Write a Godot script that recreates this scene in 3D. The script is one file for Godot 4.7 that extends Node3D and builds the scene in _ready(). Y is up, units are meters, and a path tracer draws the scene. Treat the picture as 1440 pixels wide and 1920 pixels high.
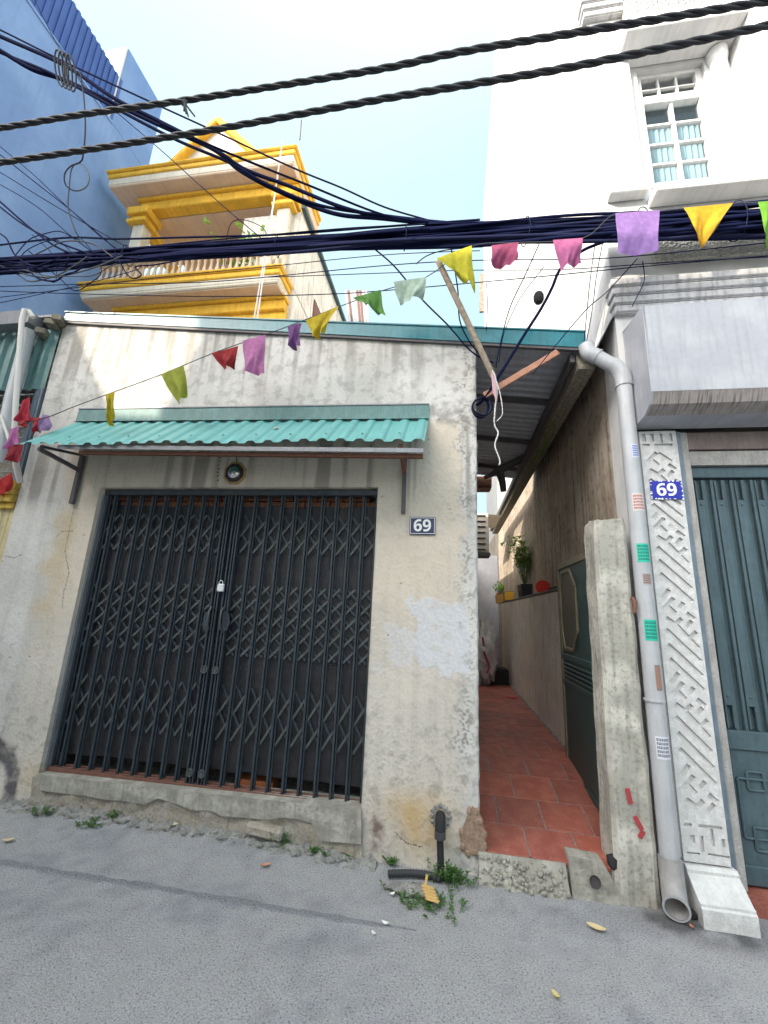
extends Node3D
# ---------------------------------------------------------------- camera model
const F := 776.414
const YAW := 0.165526262
const PITCH := 0.236732411
const ROLL := 0.047950808
const SUN := Vector3(0.60, -0.42, -0.66)      # the way sunlight travels
var eye := Vector3(0.0, 1.55, 3.0867)
var look := Basis.from_euler(Vector3(PITCH, YAW, ROLL), EULER_ORDER_YXZ)
var rng := RandomNumberGenerator.new()
var M := {}
var T := {}

func ray(u: float, v: float) -> Vector3:
	return look * Vector3((u - 720.0) / F, -(v - 960.0) / F, -1.0)
func P(u: float, v: float, z := 0.0) -> Vector3:      # photo pixel met by the plane at depth z
	var r := ray(u, v)
	return eye + r * ((z - eye.z) / r.z)
func PX(u: float, v: float, x: float) -> Vector3:
	var r := ray(u, v)
	return eye + r * ((x - eye.x) / r.x)
func PY(u: float, v: float, y: float) -> Vector3:
	var r := ray(u, v)
	return eye + r * ((y - eye.y) / r.y)

# ---------------------------------------------------------------- mesh builder
class MB:
	var v := PackedVector3Array()
	var n := PackedVector3Array()
	var uv := PackedVector2Array()
	var uvf = null
	var cf = null
	var col := PackedColorArray()
	func _add(p: Vector3, nn: Vector3, t := Vector2.ZERO) -> void:
		v.append(p); n.append(nn)
		if cf != null: col.append(cf.call(p))
		uv.append(uvf.call(p) if uvf != null else t)
	func tri(a: Vector3, b: Vector3, c: Vector3) -> void:      # counter-clockwise from outside
		var nn := (b - a).cross(c - a).normalized()
		_add(a, nn); _add(c, nn); _add(b, nn)
	func tris(a: Vector3, b: Vector3, c: Vector3, na: Vector3, nb: Vector3, nc: Vector3) -> void:
		if (b - a).cross(c - a).dot(na + nb + nc) < 0.0:
			_add(a, na); _add(b, nb); _add(c, nc)
		else:
			_add(a, na); _add(c, nc); _add(b, nb)
	func quad(a: Vector3, b: Vector3, c: Vector3, d: Vector3) -> void:
		tri(a, b, c); tri(a, c, d)
	func face(pts: Array, out: Vector3) -> void:                # convex, turned to look along out
		var nn: Vector3 = (pts[1] - pts[0]).cross(pts[2] - pts[0])
		for i in range(1, pts.size() - 1):
			if nn.dot(out) >= 0.0: tri(pts[0], pts[i], pts[i + 1])
			else: tri(pts[0], pts[i + 1], pts[i])
	func box(c: Vector3, s: Vector3, bs := Basis.IDENTITY) -> void:
		cbox(c, s, 0.0, bs)
	func span(a: Vector3, b: Vector3, e := 0.0) -> void:        # box from corner to corner
		cbox((a + b) * 0.5, (b - a).abs(), e)
	func cbox(c: Vector3, s: Vector3, e: float, bs := Basis.IDENTITY) -> void:
		var h := s * 0.5
		e = minf(e, minf(h.x, minf(h.y, h.z)) * 0.9)
		for ax in 3:
			var b1 := (ax + 1) % 3
			var b2 := (ax + 2) % 3
			for sg in [-1.0, 1.0]:
				var pts := []
				for q in [[-1.0, -1.0], [1.0, -1.0], [1.0, 1.0], [-1.0, 1.0]]:
					var p := Vector3.ZERO
					p[ax] = sg * h[ax]; p[b1] = q[0] * (h[b1] - e); p[b2] = q[1] * (h[b2] - e)
					pts.append(c + bs * p)
				var o := Vector3.ZERO
				o[ax] = sg
				face(pts, bs * o)
				if e > 0.0:
					for sh in [-1.0, 1.0]:
						var pe := []
						for q in [[0, -1.0], [0, 1.0], [1, 1.0], [1, -1.0]]:
							var p := Vector3.ZERO
							if q[0] == 0: p[ax] = sg * h[ax]; p[b1] = sh * (h[b1] - e)
							else: p[ax] = sg * (h[ax] - e); p[b1] = sh * h[b1]
							p[b2] = q[1] * (h[b2] - e)
							pe.append(c + bs * p)
						var o2 := Vector3.ZERO
						o2[ax] = sg; o2[b1] = sh
						face(pe, bs * o2)
		if e > 0.0:
			for sx in [-1.0, 1.0]:
				for sy in [-1.0, 1.0]:
					for sz in [-1.0, 1.0]:
						var p3 := []
						for k in 3:
							var p := Vector3(sx * (h.x - e), sy * (h.y - e), sz * (h.z - e))
							p[k] = [sx, sy, sz][k] * h[k]
							p3.append(c + bs * p)
						face(p3, bs * Vector3(sx, sy, sz))
	func bar(a: Vector3, b: Vector3, w: float, t: float, up := Vector3.BACK, e := 0.0) -> void:   # flat bar from a to b, w wide across, t thick along up
		var y := (b - a).normalized()
		var x := y.cross(up).normalized()
		var z := x.cross(y).normalized()
		cbox((a + b) * 0.5, Vector3(w, (b - a).length(), t), e, Basis(x, y, z))
	func prism(poly: PackedVector2Array, z0: float, z1: float) -> void:    # outline in x,y pushed along z
		var idx := Geometry2D.triangulate_polygon(poly)
		for i in range(0, idx.size(), 3):
			var a := poly[idx[i]]; var b := poly[idx[i + 1]]; var c := poly[idx[i + 2]]
			face([Vector3(a.x, a.y, z1), Vector3(b.x, b.y, z1), Vector3(c.x, c.y, z1)], Vector3.BACK)
			face([Vector3(a.x, a.y, z0), Vector3(b.x, b.y, z0), Vector3(c.x, c.y, z0)], Vector3.FORWARD)
		var cw := Geometry2D.is_polygon_clockwise(poly)
		for i in poly.size():
			var a := poly[i]; var b := poly[(i + 1) % poly.size()]
			var d := (b - a)
			var o := Vector3(d.y, -d.x, 0) * (-1.0 if cw else 1.0)
			face([Vector3(a.x, a.y, z0), Vector3(b.x, b.y, z0), Vector3(b.x, b.y, z1), Vector3(a.x, a.y, z1)], o)
	func prismx(poly: PackedVector2Array, x0: float, x1: float) -> void:   # outline in z,y pushed along x
		var k := v.size()
		prism(poly, x0, x1)
		for i in range(k, v.size()):
			v[i] = Vector3(v[i].z, v[i].y, v[i].x); n[i] = Vector3(n[i].z, n[i].y, n[i].x)
			if uvf != null: uv[i] = uvf.call(v[i])
		for i in range(k, v.size(), 3):
			var tv := v[i]; v[i] = v[i + 1]; v[i + 1] = tv
			var tn := n[i]; n[i] = n[i + 1]; n[i + 1] = tn
			var tu := uv[i]; uv[i] = uv[i + 1]; uv[i + 1] = tu
	func tube(pts: Array, r, sides := 8, caps := true) -> void:
		var m := pts.size()
		var rings := []
		var norms := []
		var prev := Vector3.ZERO
		for i in m:
			var t: Vector3 = (pts[mini(i + 1, m - 1)] - pts[maxi(i - 1, 0)]).normalized()
			var x := prev
			if i == 0:
				x = t.cross(Vector3.UP if absf(t.y) < 0.9 else Vector3.RIGHT).normalized()
			else:
				x = (x - t * x.dot(t)).normalized()
			prev = x
			var y := t.cross(x)
			var rr: float = r[i] if r is Array else r
			var ring := []
			var nn := []
			for k in sides:
				var a := TAU * k / sides
				var d := x * cos(a) + y * sin(a)
				ring.append(pts[i] + d * rr); nn.append(d)
			rings.append(ring); norms.append(nn)
		for i in m - 1:
			for k in sides:
				var j := (k + 1) % sides
				tris(rings[i][k], rings[i][j], rings[i + 1][j], norms[i][k], norms[i][j], norms[i + 1][j])
				tris(rings[i][k], rings[i + 1][j], rings[i + 1][k], norms[i][k], norms[i + 1][j], norms[i + 1][k])
		if caps:
			face(rings[0], pts[0] - pts[1]); face(rings[m - 1], pts[m - 1] - pts[m - 2])
	func lathe(at: Vector3, prof: Array, seg := 16, bs := Basis.IDENTITY) -> void:   # prof: [radius, height]
		for i in prof.size() - 1:
			var p0: Array = prof[i]; var p1: Array = prof[i + 1]
			var sl := Vector2(p1[1] - p0[1], -(p1[0] - p0[0])).normalized()
			for k in seg:
				var a0 := TAU * k / seg; var a1 := TAU * (k + 1) / seg
				var d0 := Vector3(cos(a0), 0, sin(a0)); var d1 := Vector3(cos(a1), 0, sin(a1))
				var r0: float = p0[0]; var y0: float = p0[1]; var r1: float = p1[0]; var y1: float = p1[1]
				var A := at + bs * (d0 * r0 + Vector3.UP * y0); var B := at + bs * (d1 * r0 + Vector3.UP * y0)
				var C := at + bs * (d1 * r1 + Vector3.UP * y1); var D := at + bs * (d0 * r1 + Vector3.UP * y1)
				var n0 := bs * (d0 * sl.x + Vector3.UP * sl.y); var n1 := bs * (d1 * sl.x + Vector3.UP * sl.y)
				if (B - A).length() > 1e-6: tris(A, B, C, n0, n1, n1)
				if (D - C).length() > 1e-6: tris(A, C, D, n0, n1, n0)
	func grid(nu: int, nv: int, f: Callable, smooth := true) -> void:     # f(s, t) -> point, s and t 0..1
		var pts := []
		var uvs := []
		for j in nv + 1:
			for i in nu + 1:
				pts.append(f.call(float(i) / nu, float(j) / nv)); uvs.append(Vector2(float(i) / nu, 1.0 - float(j) / nv))
		var nn := []
		for j in nv + 1:
			for i in nu + 1:
				var du: Vector3 = pts[j * (nu + 1) + mini(i + 1, nu)] - pts[j * (nu + 1) + maxi(i - 1, 0)]
				var dv: Vector3 = pts[mini(j + 1, nv) * (nu + 1) + i] - pts[maxi(j - 1, 0) * (nu + 1) + i]
				nn.append(du.cross(dv).normalized())
		for j in nv:
			for i in nu:
				var q := [j * (nu + 1) + i, j * (nu + 1) + i + 1, (j + 1) * (nu + 1) + i + 1, (j + 1) * (nu + 1) + i]
				for tr in [[0, 1, 2], [0, 2, 3]]:
					var a: int = q[tr[0]]; var b: int = q[tr[1]]; var c: int = q[tr[2]]
					if smooth:
						_add(pts[a], nn[a], uvs[a]); _add(pts[c], nn[c], uvs[c]); _add(pts[b], nn[b], uvs[b])
					else:
						tri(pts[a], pts[b], pts[c])
	func rock(c: Vector3, s: Vector3, seed_: int, bs := Basis.IDENTITY) -> void:   # lumpy flat-faced stone
		var r := RandomNumberGenerator.new(); r.seed = seed_
		var ico := [Vector3(0, 1, 0)]
		for k in 5: ico.append(Vector3(cos(TAU * k / 5) * 0.894, 0.447, sin(TAU * k / 5) * 0.894))
		for k in 5: ico.append(Vector3(cos(TAU * (k + 0.5) / 5) * 0.894, -0.447, sin(TAU * (k + 0.5) / 5) * 0.894))
		ico.append(Vector3(0, -1, 0))
		for k in 12:
			var q: Vector3 = ico[k] * r.randf_range(0.72, 1.12)
			ico[k] = c + bs * (q * s)
		var fs := []
		for k in 5:
			fs.append([0, 1 + k, 1 + (k + 1) % 5]); fs.append([11, 6 + k, 6 + (k + 1) % 5])
			fs.append([1 + k, 6 + k, 1 + (k + 1) % 5]); fs.append([6 + k, 1 + (k + 1) % 5, 6 + (k + 1) % 5])
		for f in fs:
			face([ico[f[0]], ico[f[1]], ico[f[2]]], (ico[f[0]] + ico[f[1]] + ico[f[2]]) / 3.0 - c)
	func mesh() -> ArrayMesh:
		var a := []
		a.resize(Mesh.ARRAY_MAX)
		a[Mesh.ARRAY_VERTEX] = v; a[Mesh.ARRAY_NORMAL] = n; a[Mesh.ARRAY_TEX_UV] = uv
		if cf != null: a[Mesh.ARRAY_COLOR] = col
		var m := ArrayMesh.new()
		m.add_surface_from_arrays(Mesh.PRIMITIVE_TRIANGLES, a)
		return m

# ---------------------------------------------------------------- scene helpers
var used := {}
func numbered(called: String) -> String:
	used[called] = used.get(called, 0) + 1
	return called if used[called] == 1 else "%s_%03d" % [called, used[called] - 1]
func gpos(o: Node) -> Vector3:
	var p := Vector3.ZERO
	while o != self and o != null:
		p += (o as Node3D).position; o = o.get_parent()
	return p
func thing(called: String, label: String, cat: String, at := Vector3.ZERO, group := "") -> Node3D:
	var o := Node3D.new()
	o.name = numbered(called); add_child(o); o.position = at
	o.set_meta("label", label); o.set_meta("category", cat)
	if group != "": o.set_meta("group", group)
	return o
func put(called: String, mesh: Mesh, m: Material, parent: Node = self, at := Transform3D.IDENTITY) -> MeshInstance3D:
	var o := MeshInstance3D.new()
	o.name = numbered(called) if parent == self else called
	o.mesh = mesh; o.material_override = m
	parent.add_child(o, true)
	o.transform = at
	o.position -= gpos(parent)
	return o
func obj(called: String, b: MB, m: Material, parent: Node = self) -> MeshInstance3D:
	return put(called, b.mesh(), m, parent)
func one(called: String, b: MB, m: Material, label: String, cat: String, group := "") -> MeshInstance3D:
	var o := obj(called, b, m)
	o.set_meta("label", label); o.set_meta("category", cat)
	if group != "": o.set_meta("group", group)
	return o
func struct(o: Node) -> Node:
	o.set_meta("kind", "structure"); return o
func stuff(o: Node) -> Node:
	o.set_meta("kind", "stuff"); return o

# ---------------------------------------------------------------- materials
func lin(r: float, g: float, b: float) -> Color:
	return Color(r, g, b).linear_to_srgb()
func noise_bytes(seed_: int, freq: float, w: int, h: int, oct := 4, seamless := true) -> PackedByteArray:
	var f := FastNoiseLite.new()
	f.seed = seed_; f.frequency = freq; f.noise_type = FastNoiseLite.TYPE_SIMPLEX_SMOOTH
	f.fractal_octaves = oct
	var im := f.get_seamless_image(w, h) if seamless else f.get_image(w, h)
	im.convert(Image.FORMAT_L8)
	return im.get_data()
func stretched(seed_: int, freq: float, w: int, h: int, by: int) -> PackedByteArray:   # streaks along y
	var f := FastNoiseLite.new()
	f.seed = seed_; f.frequency = freq; f.noise_type = FastNoiseLite.TYPE_SIMPLEX_SMOOTH; f.fractal_octaves = 3
	var im := f.get_seamless_image(w, maxi(8, h / by))
	im.convert(Image.FORMAT_L8)
	im.resize(w, h, Image.INTERPOLATE_CUBIC)
	return im.get_data()
func to_tex(im: Image) -> ImageTexture:
	im.generate_mipmaps()
	return ImageTexture.create_from_image(im)
func normal_of(bytes: PackedByteArray, w: int, h: int, k: float) -> ImageTexture:
	var im := Image.create_from_data(w, h, false, Image.FORMAT_L8, bytes)
	im.convert(Image.FORMAT_RGBA8)
	im.bump_map_to_normal_map(k)
	return to_tex(im)
func grunge(w: int, seed_: int, tint_a: Color, tint_b: Color, tint_c: Color, f1: float, f2: float, streak := 0.0, spots := 0.0) -> ImageTexture:
	# three tones of one surface laid over one another in patches, speckle and streaks (all values linear)
	var kf := 512.0 / w
	var n1 := noise_bytes(seed_, f1 * kf, w, w, 4)
	var n2 := noise_bytes(seed_ + 7, f2 * kf, w, w, 3)
	var n3 := stretched(seed_ + 13, 0.06 * kf, w, w, 14)
	var out := PackedByteArray(); out.resize(w * w * 3)
	for i in w * w:
		var a := n1[i] / 255.0
		var b := n2[i] / 255.0
		var s := n3[i] / 255.0
		var t := clampf((a - 0.35) * 2.2, 0.0, 1.0)
		var c := tint_a.lerp(tint_b, t)
		var d := clampf((b - 0.56) * 5.0, 0.0, 1.0) * spots + clampf((s - 0.5) * 3.0, 0.0, 1.0) * streak
		c = c.lerp(tint_c, clampf(d, 0.0, 1.0))
		var g := 0.94 + 0.12 * b
		c = Color(c.r * g, c.g * g, c.b * g).linear_to_srgb()
		out[i * 3] = int(clampf(c.r, 0, 1) * 255); out[i * 3 + 1] = int(clampf(c.g, 0, 1) * 255); out[i * 3 + 2] = int(clampf(c.b, 0, 1) * 255)
	return to_tex(Image.create_from_data(w, w, false, Image.FORMAT_RGB8, out))
func mat(col: Color, rough := 0.8, metal := 0.0) -> StandardMaterial3D:
	var m := StandardMaterial3D.new()
	m.albedo_color = col; m.roughness = rough; m.metallic = metal
	return m
func dull(col: Color, rough: float) -> StandardMaterial3D:
	var m := mat(col, 0.9)
	m.metallic_specular = 0.12
	return m
func tmat(tex: Texture2D, size: float, rough := 0.85, nrm: Texture2D = null, ns := 1.0, col := Color.WHITE, metal := 0.0) -> StandardMaterial3D:
	var m := mat(col, rough, metal)
	m.albedo_texture = tex
	m.uv1_triplanar = true; m.uv1_world_triplanar = true
	m.uv1_scale = Vector3.ONE / size
	if nrm != null:
		m.normal_enabled = true; m.normal_texture = nrm; m.normal_scale = ns
	return m

func sstep(a: float, b: float, x: float) -> float:
	var t := clampf((x - a) / (b - a), 0.0, 1.0)
	return t * t * (3.0 - 2.0 * t)

const WX0 := -3.95
const WY1 := 4.4
const WS := 4.5          # metres covered by the front wall's picture
func front_wall_picture() -> void:
	var w := 1024
	var n1 := noise_bytes(11, 0.006, w, w, 5, false)
	var n2 := noise_bytes(23, 0.035, w, w, 4, false)
	var n3 := stretched(31, 0.03, w, w, 24)
	var n4 := noise_bytes(41, 0.12, w, w, 2, false)
	var n5 := noise_bytes(53, 0.015, w, w, 4, false)
	var out := PackedByteArray(); out.resize(w * w * 3)
	var bump := PackedByteArray(); bump.resize(w * w)
	var pa := P(770, 1122); var pb := P(882, 1270); var pc := P(716, 1160); var pd := P(770, 1262)
	for j in w:
		var y := WY1 - (j + 0.5) / w * WS
		for i in w:
			var x := WX0 + (i + 0.5) / w * WS
			var k := j * w + i
			var a := n1[k] / 255.0; var b := n2[k] / 255.0; var s := n3[k] / 255.0; var d := n4[k] / 255.0; var e := n5[k] / 255.0
			var wob := (e - 0.5) * 0.5
			# limewashed grey plaster
			var c := Color(0.555, 0.53, 0.505).lerp(Color(0.65, 0.63, 0.61), clampf((a - 0.3) * 2.0, 0, 1))
			# cream wash round the opening
			var cream := sstep(-3.50, -3.30, x + wob * 0.5) * (1.0 - sstep(3.02, 3.10, y)) * (1.0 - sstep(0.02, 0.12, x + wob * 0.3))
			cream *= 0.55 + 0.6 * sstep(0.9, 1.9, y + wob)
			c = c.lerp(Color(0.64, 0.53, 0.40), clampf(cream * (0.55 + a * 0.7), 0, 1) * 0.62)
			# fine drips running down from the awning and from the roof
			var dr := clampf((s - 0.48) * 4.0, 0, 1)
			var drip := dr * (sstep(2.2, 2.6, y) * (1.0 - sstep(3.02, 3.06, y)) * 0.62 + sstep(3.3, 3.9, y + wob) * 0.55 + 0.12)
			c = c.lerp(Color(0.24, 0.215, 0.185), clampf(drip, 0, 0.75))
			# grey mottling of the bare upper band
			var up := sstep(3.05, 3.25, y)
			c = c.lerp(Color(0.33, 0.32, 0.30), up * clampf((b - 0.50) * 2.2, 0, 0.4))
			# black mould in the flaking corner
			var cor := sstep(-0.02, 0.16, x + (e - 0.5) * 0.30) * sstep(0.45, 0.8, y)
			c = c.lerp(Color(0.21, 0.20, 0.18), cor * clampf((d * 0.6 + b * 0.4 - 0.49) * 9.0, 0, 0.85))
			c = c.lerp(Color(0.62, 0.62, 0.61), sstep(0.10, 0.2, x) * clampf((d - 0.48) * 5.0, 0, 0.7))
			# smear left where the flashing used to run on
			var sm := (1.0 - sstep(0.05, 0.13, absf(y - 3.12 + wob * 0.12))) * sstep(-0.19, -0.16, x)
			c = c.lerp(Color(0.28, 0.26, 0.24), sm * clampf(0.35 + (b - 0.4) * 2.0, 0, 0.7))
			# speckle everywhere, heavier near the road
			var low := 1.0 - sstep(0.35, 1.25, y + wob)
			c = c.lerp(Color(0.20, 0.19, 0.17), clampf((b - 0.57) * 5.0, 0, 1) * (0.10 + 0.38 * low))
			c = c.lerp(Color(0.30, 0.29, 0.26), clampf((d - 0.60) * 5.0, 0, 1) * (0.14 + 0.35 * low))
			# flaked whitewash patch
			var q := sstep(0.0, 0.03, minf(minf(x - pa.x, pb.x - x), minf(pa.y - y, y - pb.y)) + (e - 0.5) * 0.13 + (b - 0.5) * 0.08)
			var q2 := sstep(0.0, 0.04, minf(minf(x - pc.x, pd.x - x + 0.1), minf(pc.y - y, y - pd.y)) + (e - 0.5) * 0.2 + (b - 0.5) * 0.12 - 0.015)
			c = c.lerp(Color(0.60, 0.605, 0.645), clampf(maxf(q * 0.85, q2 * 0.6), 0, 1) * clampf(1.25 - absf(b - 0.42) * 2.0, 0.5, 1))
			# rust-yellow and damp marks low down
			var rx := exp(-pow((x + 0.20) / 0.22, 2) - pow((y - 0.24) / 0.14, 2)) + exp(-pow((x + 3.02) / 0.16, 2) - pow((y - 0.20) / 0.10, 2)) * 0.8 + exp(-pow((x + 3.6) / 0.12, 2) - pow((y - 0.30) / 0.09, 2)) * 0.7
			c = c.lerp(Color(0.55, 0.36, 0.14), clampf(rx * (a * 2.2 - 0.35), 0, 0.75))
			var dk := exp(-pow((x + 0.465) / 0.045, 2) - pow((y - 0.13) / 0.10, 2))
			c = c.lerp(Color(0.16, 0.10, 0.09), clampf(dk * (b * 2.4) - 0.1, 0, 0.85))
			# old sooty ring by the left foot of the wall
			var rr := Vector2(x + 3.52, (y - 0.08) * 0.75).length()
			var ring := 1.0 - sstep(0.03, 0.075, absf(rr - 0.235 + (e - 0.5) * 0.06))
			c = c.lerp(Color(0.07, 0.065, 0.08), clampf(ring * (0.4 + b), 0, 0.9))
			# yellow seep beside the left bracket
			var seep := exp(-pow((x + 3.36 + wob * 0.25) / 0.10, 2)) * sstep(1.0, 1.5, y) * (1.0 - sstep(2.2, 2.35, y))
			c = c.lerp(Color(0.50, 0.38, 0.20), clampf(seep * (a * 1.6 - 0.25), 0, 0.5))
			var g := 0.93 + 0.14 * d
			c = Color(c.r * g, c.g * g, c.b * g).linear_to_srgb()
			out[k * 3] = int(clampf(c.r, 0, 1) * 255); out[k * 3 + 1] = int(clampf(c.g, 0, 1) * 255); out[k * 3 + 2] = int(clampf(c.b, 0, 1) * 255)
			bump[k] = int(clampf(0.5 * b + 0.3 * d + 0.2 * a + 0.2 * q, 0, 1) * 255)
	var wim := Image.create_from_data(w, w, false, Image.FORMAT_RGB8, out)
	# hairline cracks and scratches seen in the plaster
	var cr := RandomNumberGenerator.new(); cr.seed = 19
	for line in [[[140, 948], [131, 985], [121, 1030], [129, 1075], [119, 1112], [116, 1140]], [[104, 1006], [114, 997], [136, 995]], [[8, 1042], [26, 1046], [40, 1040]], [[740, 1560], [760, 1580], [790, 1588]]]:
		for i in line.size() - 1:
			var a := P(line[i][0], line[i][1]); var b := P(line[i + 1][0], line[i + 1][1])
			var n := int((b - a).length() / WS * w) + 1
			for k in n + 1:
				var p := a.lerp(b, float(k) / n)
				var ix := clampi(int((p.x - WX0) / WS * w + cr.randf_range(-1.2, 1.2)), 1, w - 2); var iy := clampi(int((WY1 - p.y) / WS * w + cr.randf_range(-0.8, 0.8)), 1, w - 2)
				wim.set_pixel(ix, iy, wim.get_pixel(ix, iy).lerp(Color(0.22, 0.19, 0.16), cr.randf_range(0.15, 0.7)))
				if cr.randf() < 0.45: wim.set_pixel(ix + 1, iy, wim.get_pixel(ix + 1, iy).lerp(Color(0.22, 0.19, 0.16), 0.6))
	# pits where plaster has dropped out
	for k in 60:
		var ix := cr.randi_range(8, w - 12); var iy := cr.randi_range(300, w - 40)
		for q in cr.randi_range(2, 9):
			var jx := ix + cr.randi_range(-2, 2); var jy := iy + cr.randi_range(-1, 1)
			wim.set_pixel(jx, jy, wim.get_pixel(jx, jy).lerp(Color(0.3, 0.26, 0.22), 0.7))
	T.wall = to_tex(wim)
	T.wall_n = normal_of(bump, w, w, 7.0)

func asphalt_picture() -> void:
	var w := 512
	var n1 := noise_bytes(61, 0.32, w, w, 2)
	var n2 := noise_bytes(67, 0.012, w, w, 4)
	var n3 := noise_bytes(71, 0.14, w, w, 2)
	var r := RandomNumberGenerator.new(); r.seed = 5
	var out := PackedByteArray(); out.resize(w * w * 3)
	var bump := PackedByteArray(); bump.resize(w * w)
	for k in w * w:
		var a := n1[k] / 255.0; var b := n2[k] / 255.0; var d := n3[k] / 255.0
		var h := clampf(0.5 + (a - 0.5) * 1.2 + (d - 0.5) * 0.6, 0, 1)
		var g := 0.255 + 0.235 * h * h + 0.04 * (b - 0.5)
		var c := Color(g * 1.01, g * 1.0, g * 1.035)
		if a > 0.70: c = c.lerp(Color(0.55, 0.54, 0.53), (a - 0.70) * 4.0)
		if d < 0.33: c = c.lerp(Color(0.10, 0.10, 0.105), (0.33 - d) * 4.0)
		if r.randf() < 0.0012: c = Color(0.5, 0.48, 0.45)
		c = c.linear_to_srgb()
		out[k * 3] = int(clampf(c.r, 0, 1) * 255); out[k * 3 + 1] = int(clampf(c.g, 0, 1) * 255); out[k * 3 + 2] = int(clampf(c.b, 0, 1) * 255)
		bump[k] = int(h * 255)
	T.asphalt = to_tex(Image.create_from_data(w, w, false, Image.FORMAT_RGB8, out))
	T.asphalt_n = normal_of(bump, w, w, 5.0)

func make_materials() -> void:
	front_wall_picture()
	asphalt_picture()
	T.fine_n = normal_of(noise_bytes(3, 0.08, 512, 512, 4), 512, 512, 5.0)
	T.lump_n = normal_of(noise_bytes(4, 0.025, 512, 512, 5), 512, 512, 9.0)
	M.wall = mat(Color.WHITE, 0.92)
	M.wall.albedo_texture = T.wall; M.wall.normal_enabled = true; M.wall.normal_texture = T.wall_n; M.wall.normal_scale = 0.3
	M.road = tmat(T.asphalt, 0.95, 0.9, T.asphalt_n, 0.25)
	M.road.vertex_color_use_as_albedo = true
	M.cable_shadow = tmat(T.asphalt, 1.1, 0.9, T.asphalt_n, 0.7, lin(0.72, 0.73, 0.77))
	T.concrete = grunge(384, 101, Color(0.30, 0.285, 0.25), Color(0.46, 0.44, 0.39), Color(0.17, 0.16, 0.13), 0.012, 0.05, 0.3, 0.4)
	M.concrete = tmat(T.concrete, 1.3, 0.93, T.lump_n, 0.35)
	T.post = grunge(384, 131, Color(0.37, 0.355, 0.315), Color(0.60, 0.575, 0.52), Color(0.20, 0.195, 0.16), 0.010, 0.075, 0.45, 0.55)
	M.post = tmat(T.post, 1.5, 0.95, T.lump_n, 0.2)
	T.rubble = grunge(256, 151, Color(0.22, 0.215, 0.205), Color(0.36, 0.35, 0.33), Color(0.10, 0.095, 0.09), 0.02, 0.09, 0.0, 0.9)
	M.rubble = tmat(T.rubble, 0.9, 0.95, T.lump_n, 0.5)
	T.sill_low = grunge(256, 161, Color(0.36, 0.31, 0.25), Color(0.42, 0.39, 0.35), Color(0.19, 0.18, 0.155), 0.02, 0.08, 0.3, 0.8)
	M.sill_low = tmat(T.sill_low, 0.9, 0.95, T.lump_n, 0.4)
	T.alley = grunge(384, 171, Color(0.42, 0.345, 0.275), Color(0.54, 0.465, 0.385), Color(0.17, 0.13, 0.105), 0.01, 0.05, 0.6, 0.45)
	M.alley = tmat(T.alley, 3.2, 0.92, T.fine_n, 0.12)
	T.low_wall = grunge(256, 181, Color(0.66, 0.60, 0.555), Color(0.74, 0.69, 0.65), Color(0.36, 0.30, 0.25), 0.01, 0.06, 0.5, 0.4)
	M.low_wall = tmat(T.low_wall, 2.2, 0.9)
	T.white = grunge(256, 191, Color(0.62, 0.62, 0.625), Color(0.69, 0.69, 0.69), Color(0.44, 0.43, 0.42), 0.008, 0.05, 0.28, 0.16)
	M.white = tmat(T.white, 3.0, 0.85, null, 1.0, lin(0.86, 0.86, 0.86))
	M.white_trim = tmat(T.white, 1.4, 0.7)
	T.stucco_n = normal_of(noise_bytes(6, 0.05, 512, 512, 2), 512, 512, 22.0)
	M.stucco = tmat(T.white, 0.9, 0.9, T.stucco_n, 0.8, lin(0.80, 0.79, 0.72))
	T.cornice = grunge(256, 201, Color(0.42, 0.42, 0.44), Color(0.50, 0.50, 0.52), Color(0.24, 0.24, 0.25), 0.01, 0.07, 0.7, 0.4)
	M.cornice = tmat(T.cornice, 1.6, 0.85)
	T.canopy = grunge(256, 211, Color(0.36, 0.37, 0.42), Color(0.43, 0.44, 0.48), Color(0.30, 0.29, 0.30), 0.007, 0.05, 0.4, 0.1)
	M.canopy = tmat(T.canopy, 1.3, 0.55)
	T.lip = grunge(256, 215, Color(0.30, 0.27, 0.26), Color(0.36, 0.33, 0.32), Color(0.12, 0.10, 0.095), 0.02, 0.05, 1.0, 0.1)
	M.lip = tmat(T.lip, 0.55, 0.7)
	T.paint = grunge(256, 221, Color(0.82, 0.82, 0.82), Color(0.98, 0.98, 0.98), Color(0.55, 0.53, 0.50), 0.01, 0.045, 0.35, 0.35)
	T.scuffed = grunge(256, 225, Color(0.75, 0.75, 0.75), Color(1.0, 1.0, 1.0), Color(1.0, 0.62, 0.40), 0.015, 0.07, 0.2, 0.55)
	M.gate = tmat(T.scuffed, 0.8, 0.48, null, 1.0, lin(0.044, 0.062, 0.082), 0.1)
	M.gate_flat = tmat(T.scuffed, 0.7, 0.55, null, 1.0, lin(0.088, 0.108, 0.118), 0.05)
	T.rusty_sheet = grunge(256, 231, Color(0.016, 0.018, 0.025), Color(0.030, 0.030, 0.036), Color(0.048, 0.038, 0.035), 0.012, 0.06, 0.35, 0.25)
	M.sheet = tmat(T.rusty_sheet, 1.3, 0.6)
	M.dark = mat(lin(0.02, 0.02, 0.022), 0.9)
	M.rust = tmat(T.paint, 0.5, 0.8, null, 1.0, lin(0.20, 0.085, 0.055))
	M.rail = tmat(T.paint, 0.5, 0.8, null, 1.0, lin(0.21, 0.095, 0.07))
	M.brick = tmat(T.paint, 0.4, 0.9, T.fine_n, 1.0, lin(0.34, 0.15, 0.085))
	M.teal_sheet = tmat(T.paint, 0.9, 0.42, null, 1.0, lin(0.15, 0.43, 0.42))
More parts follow.
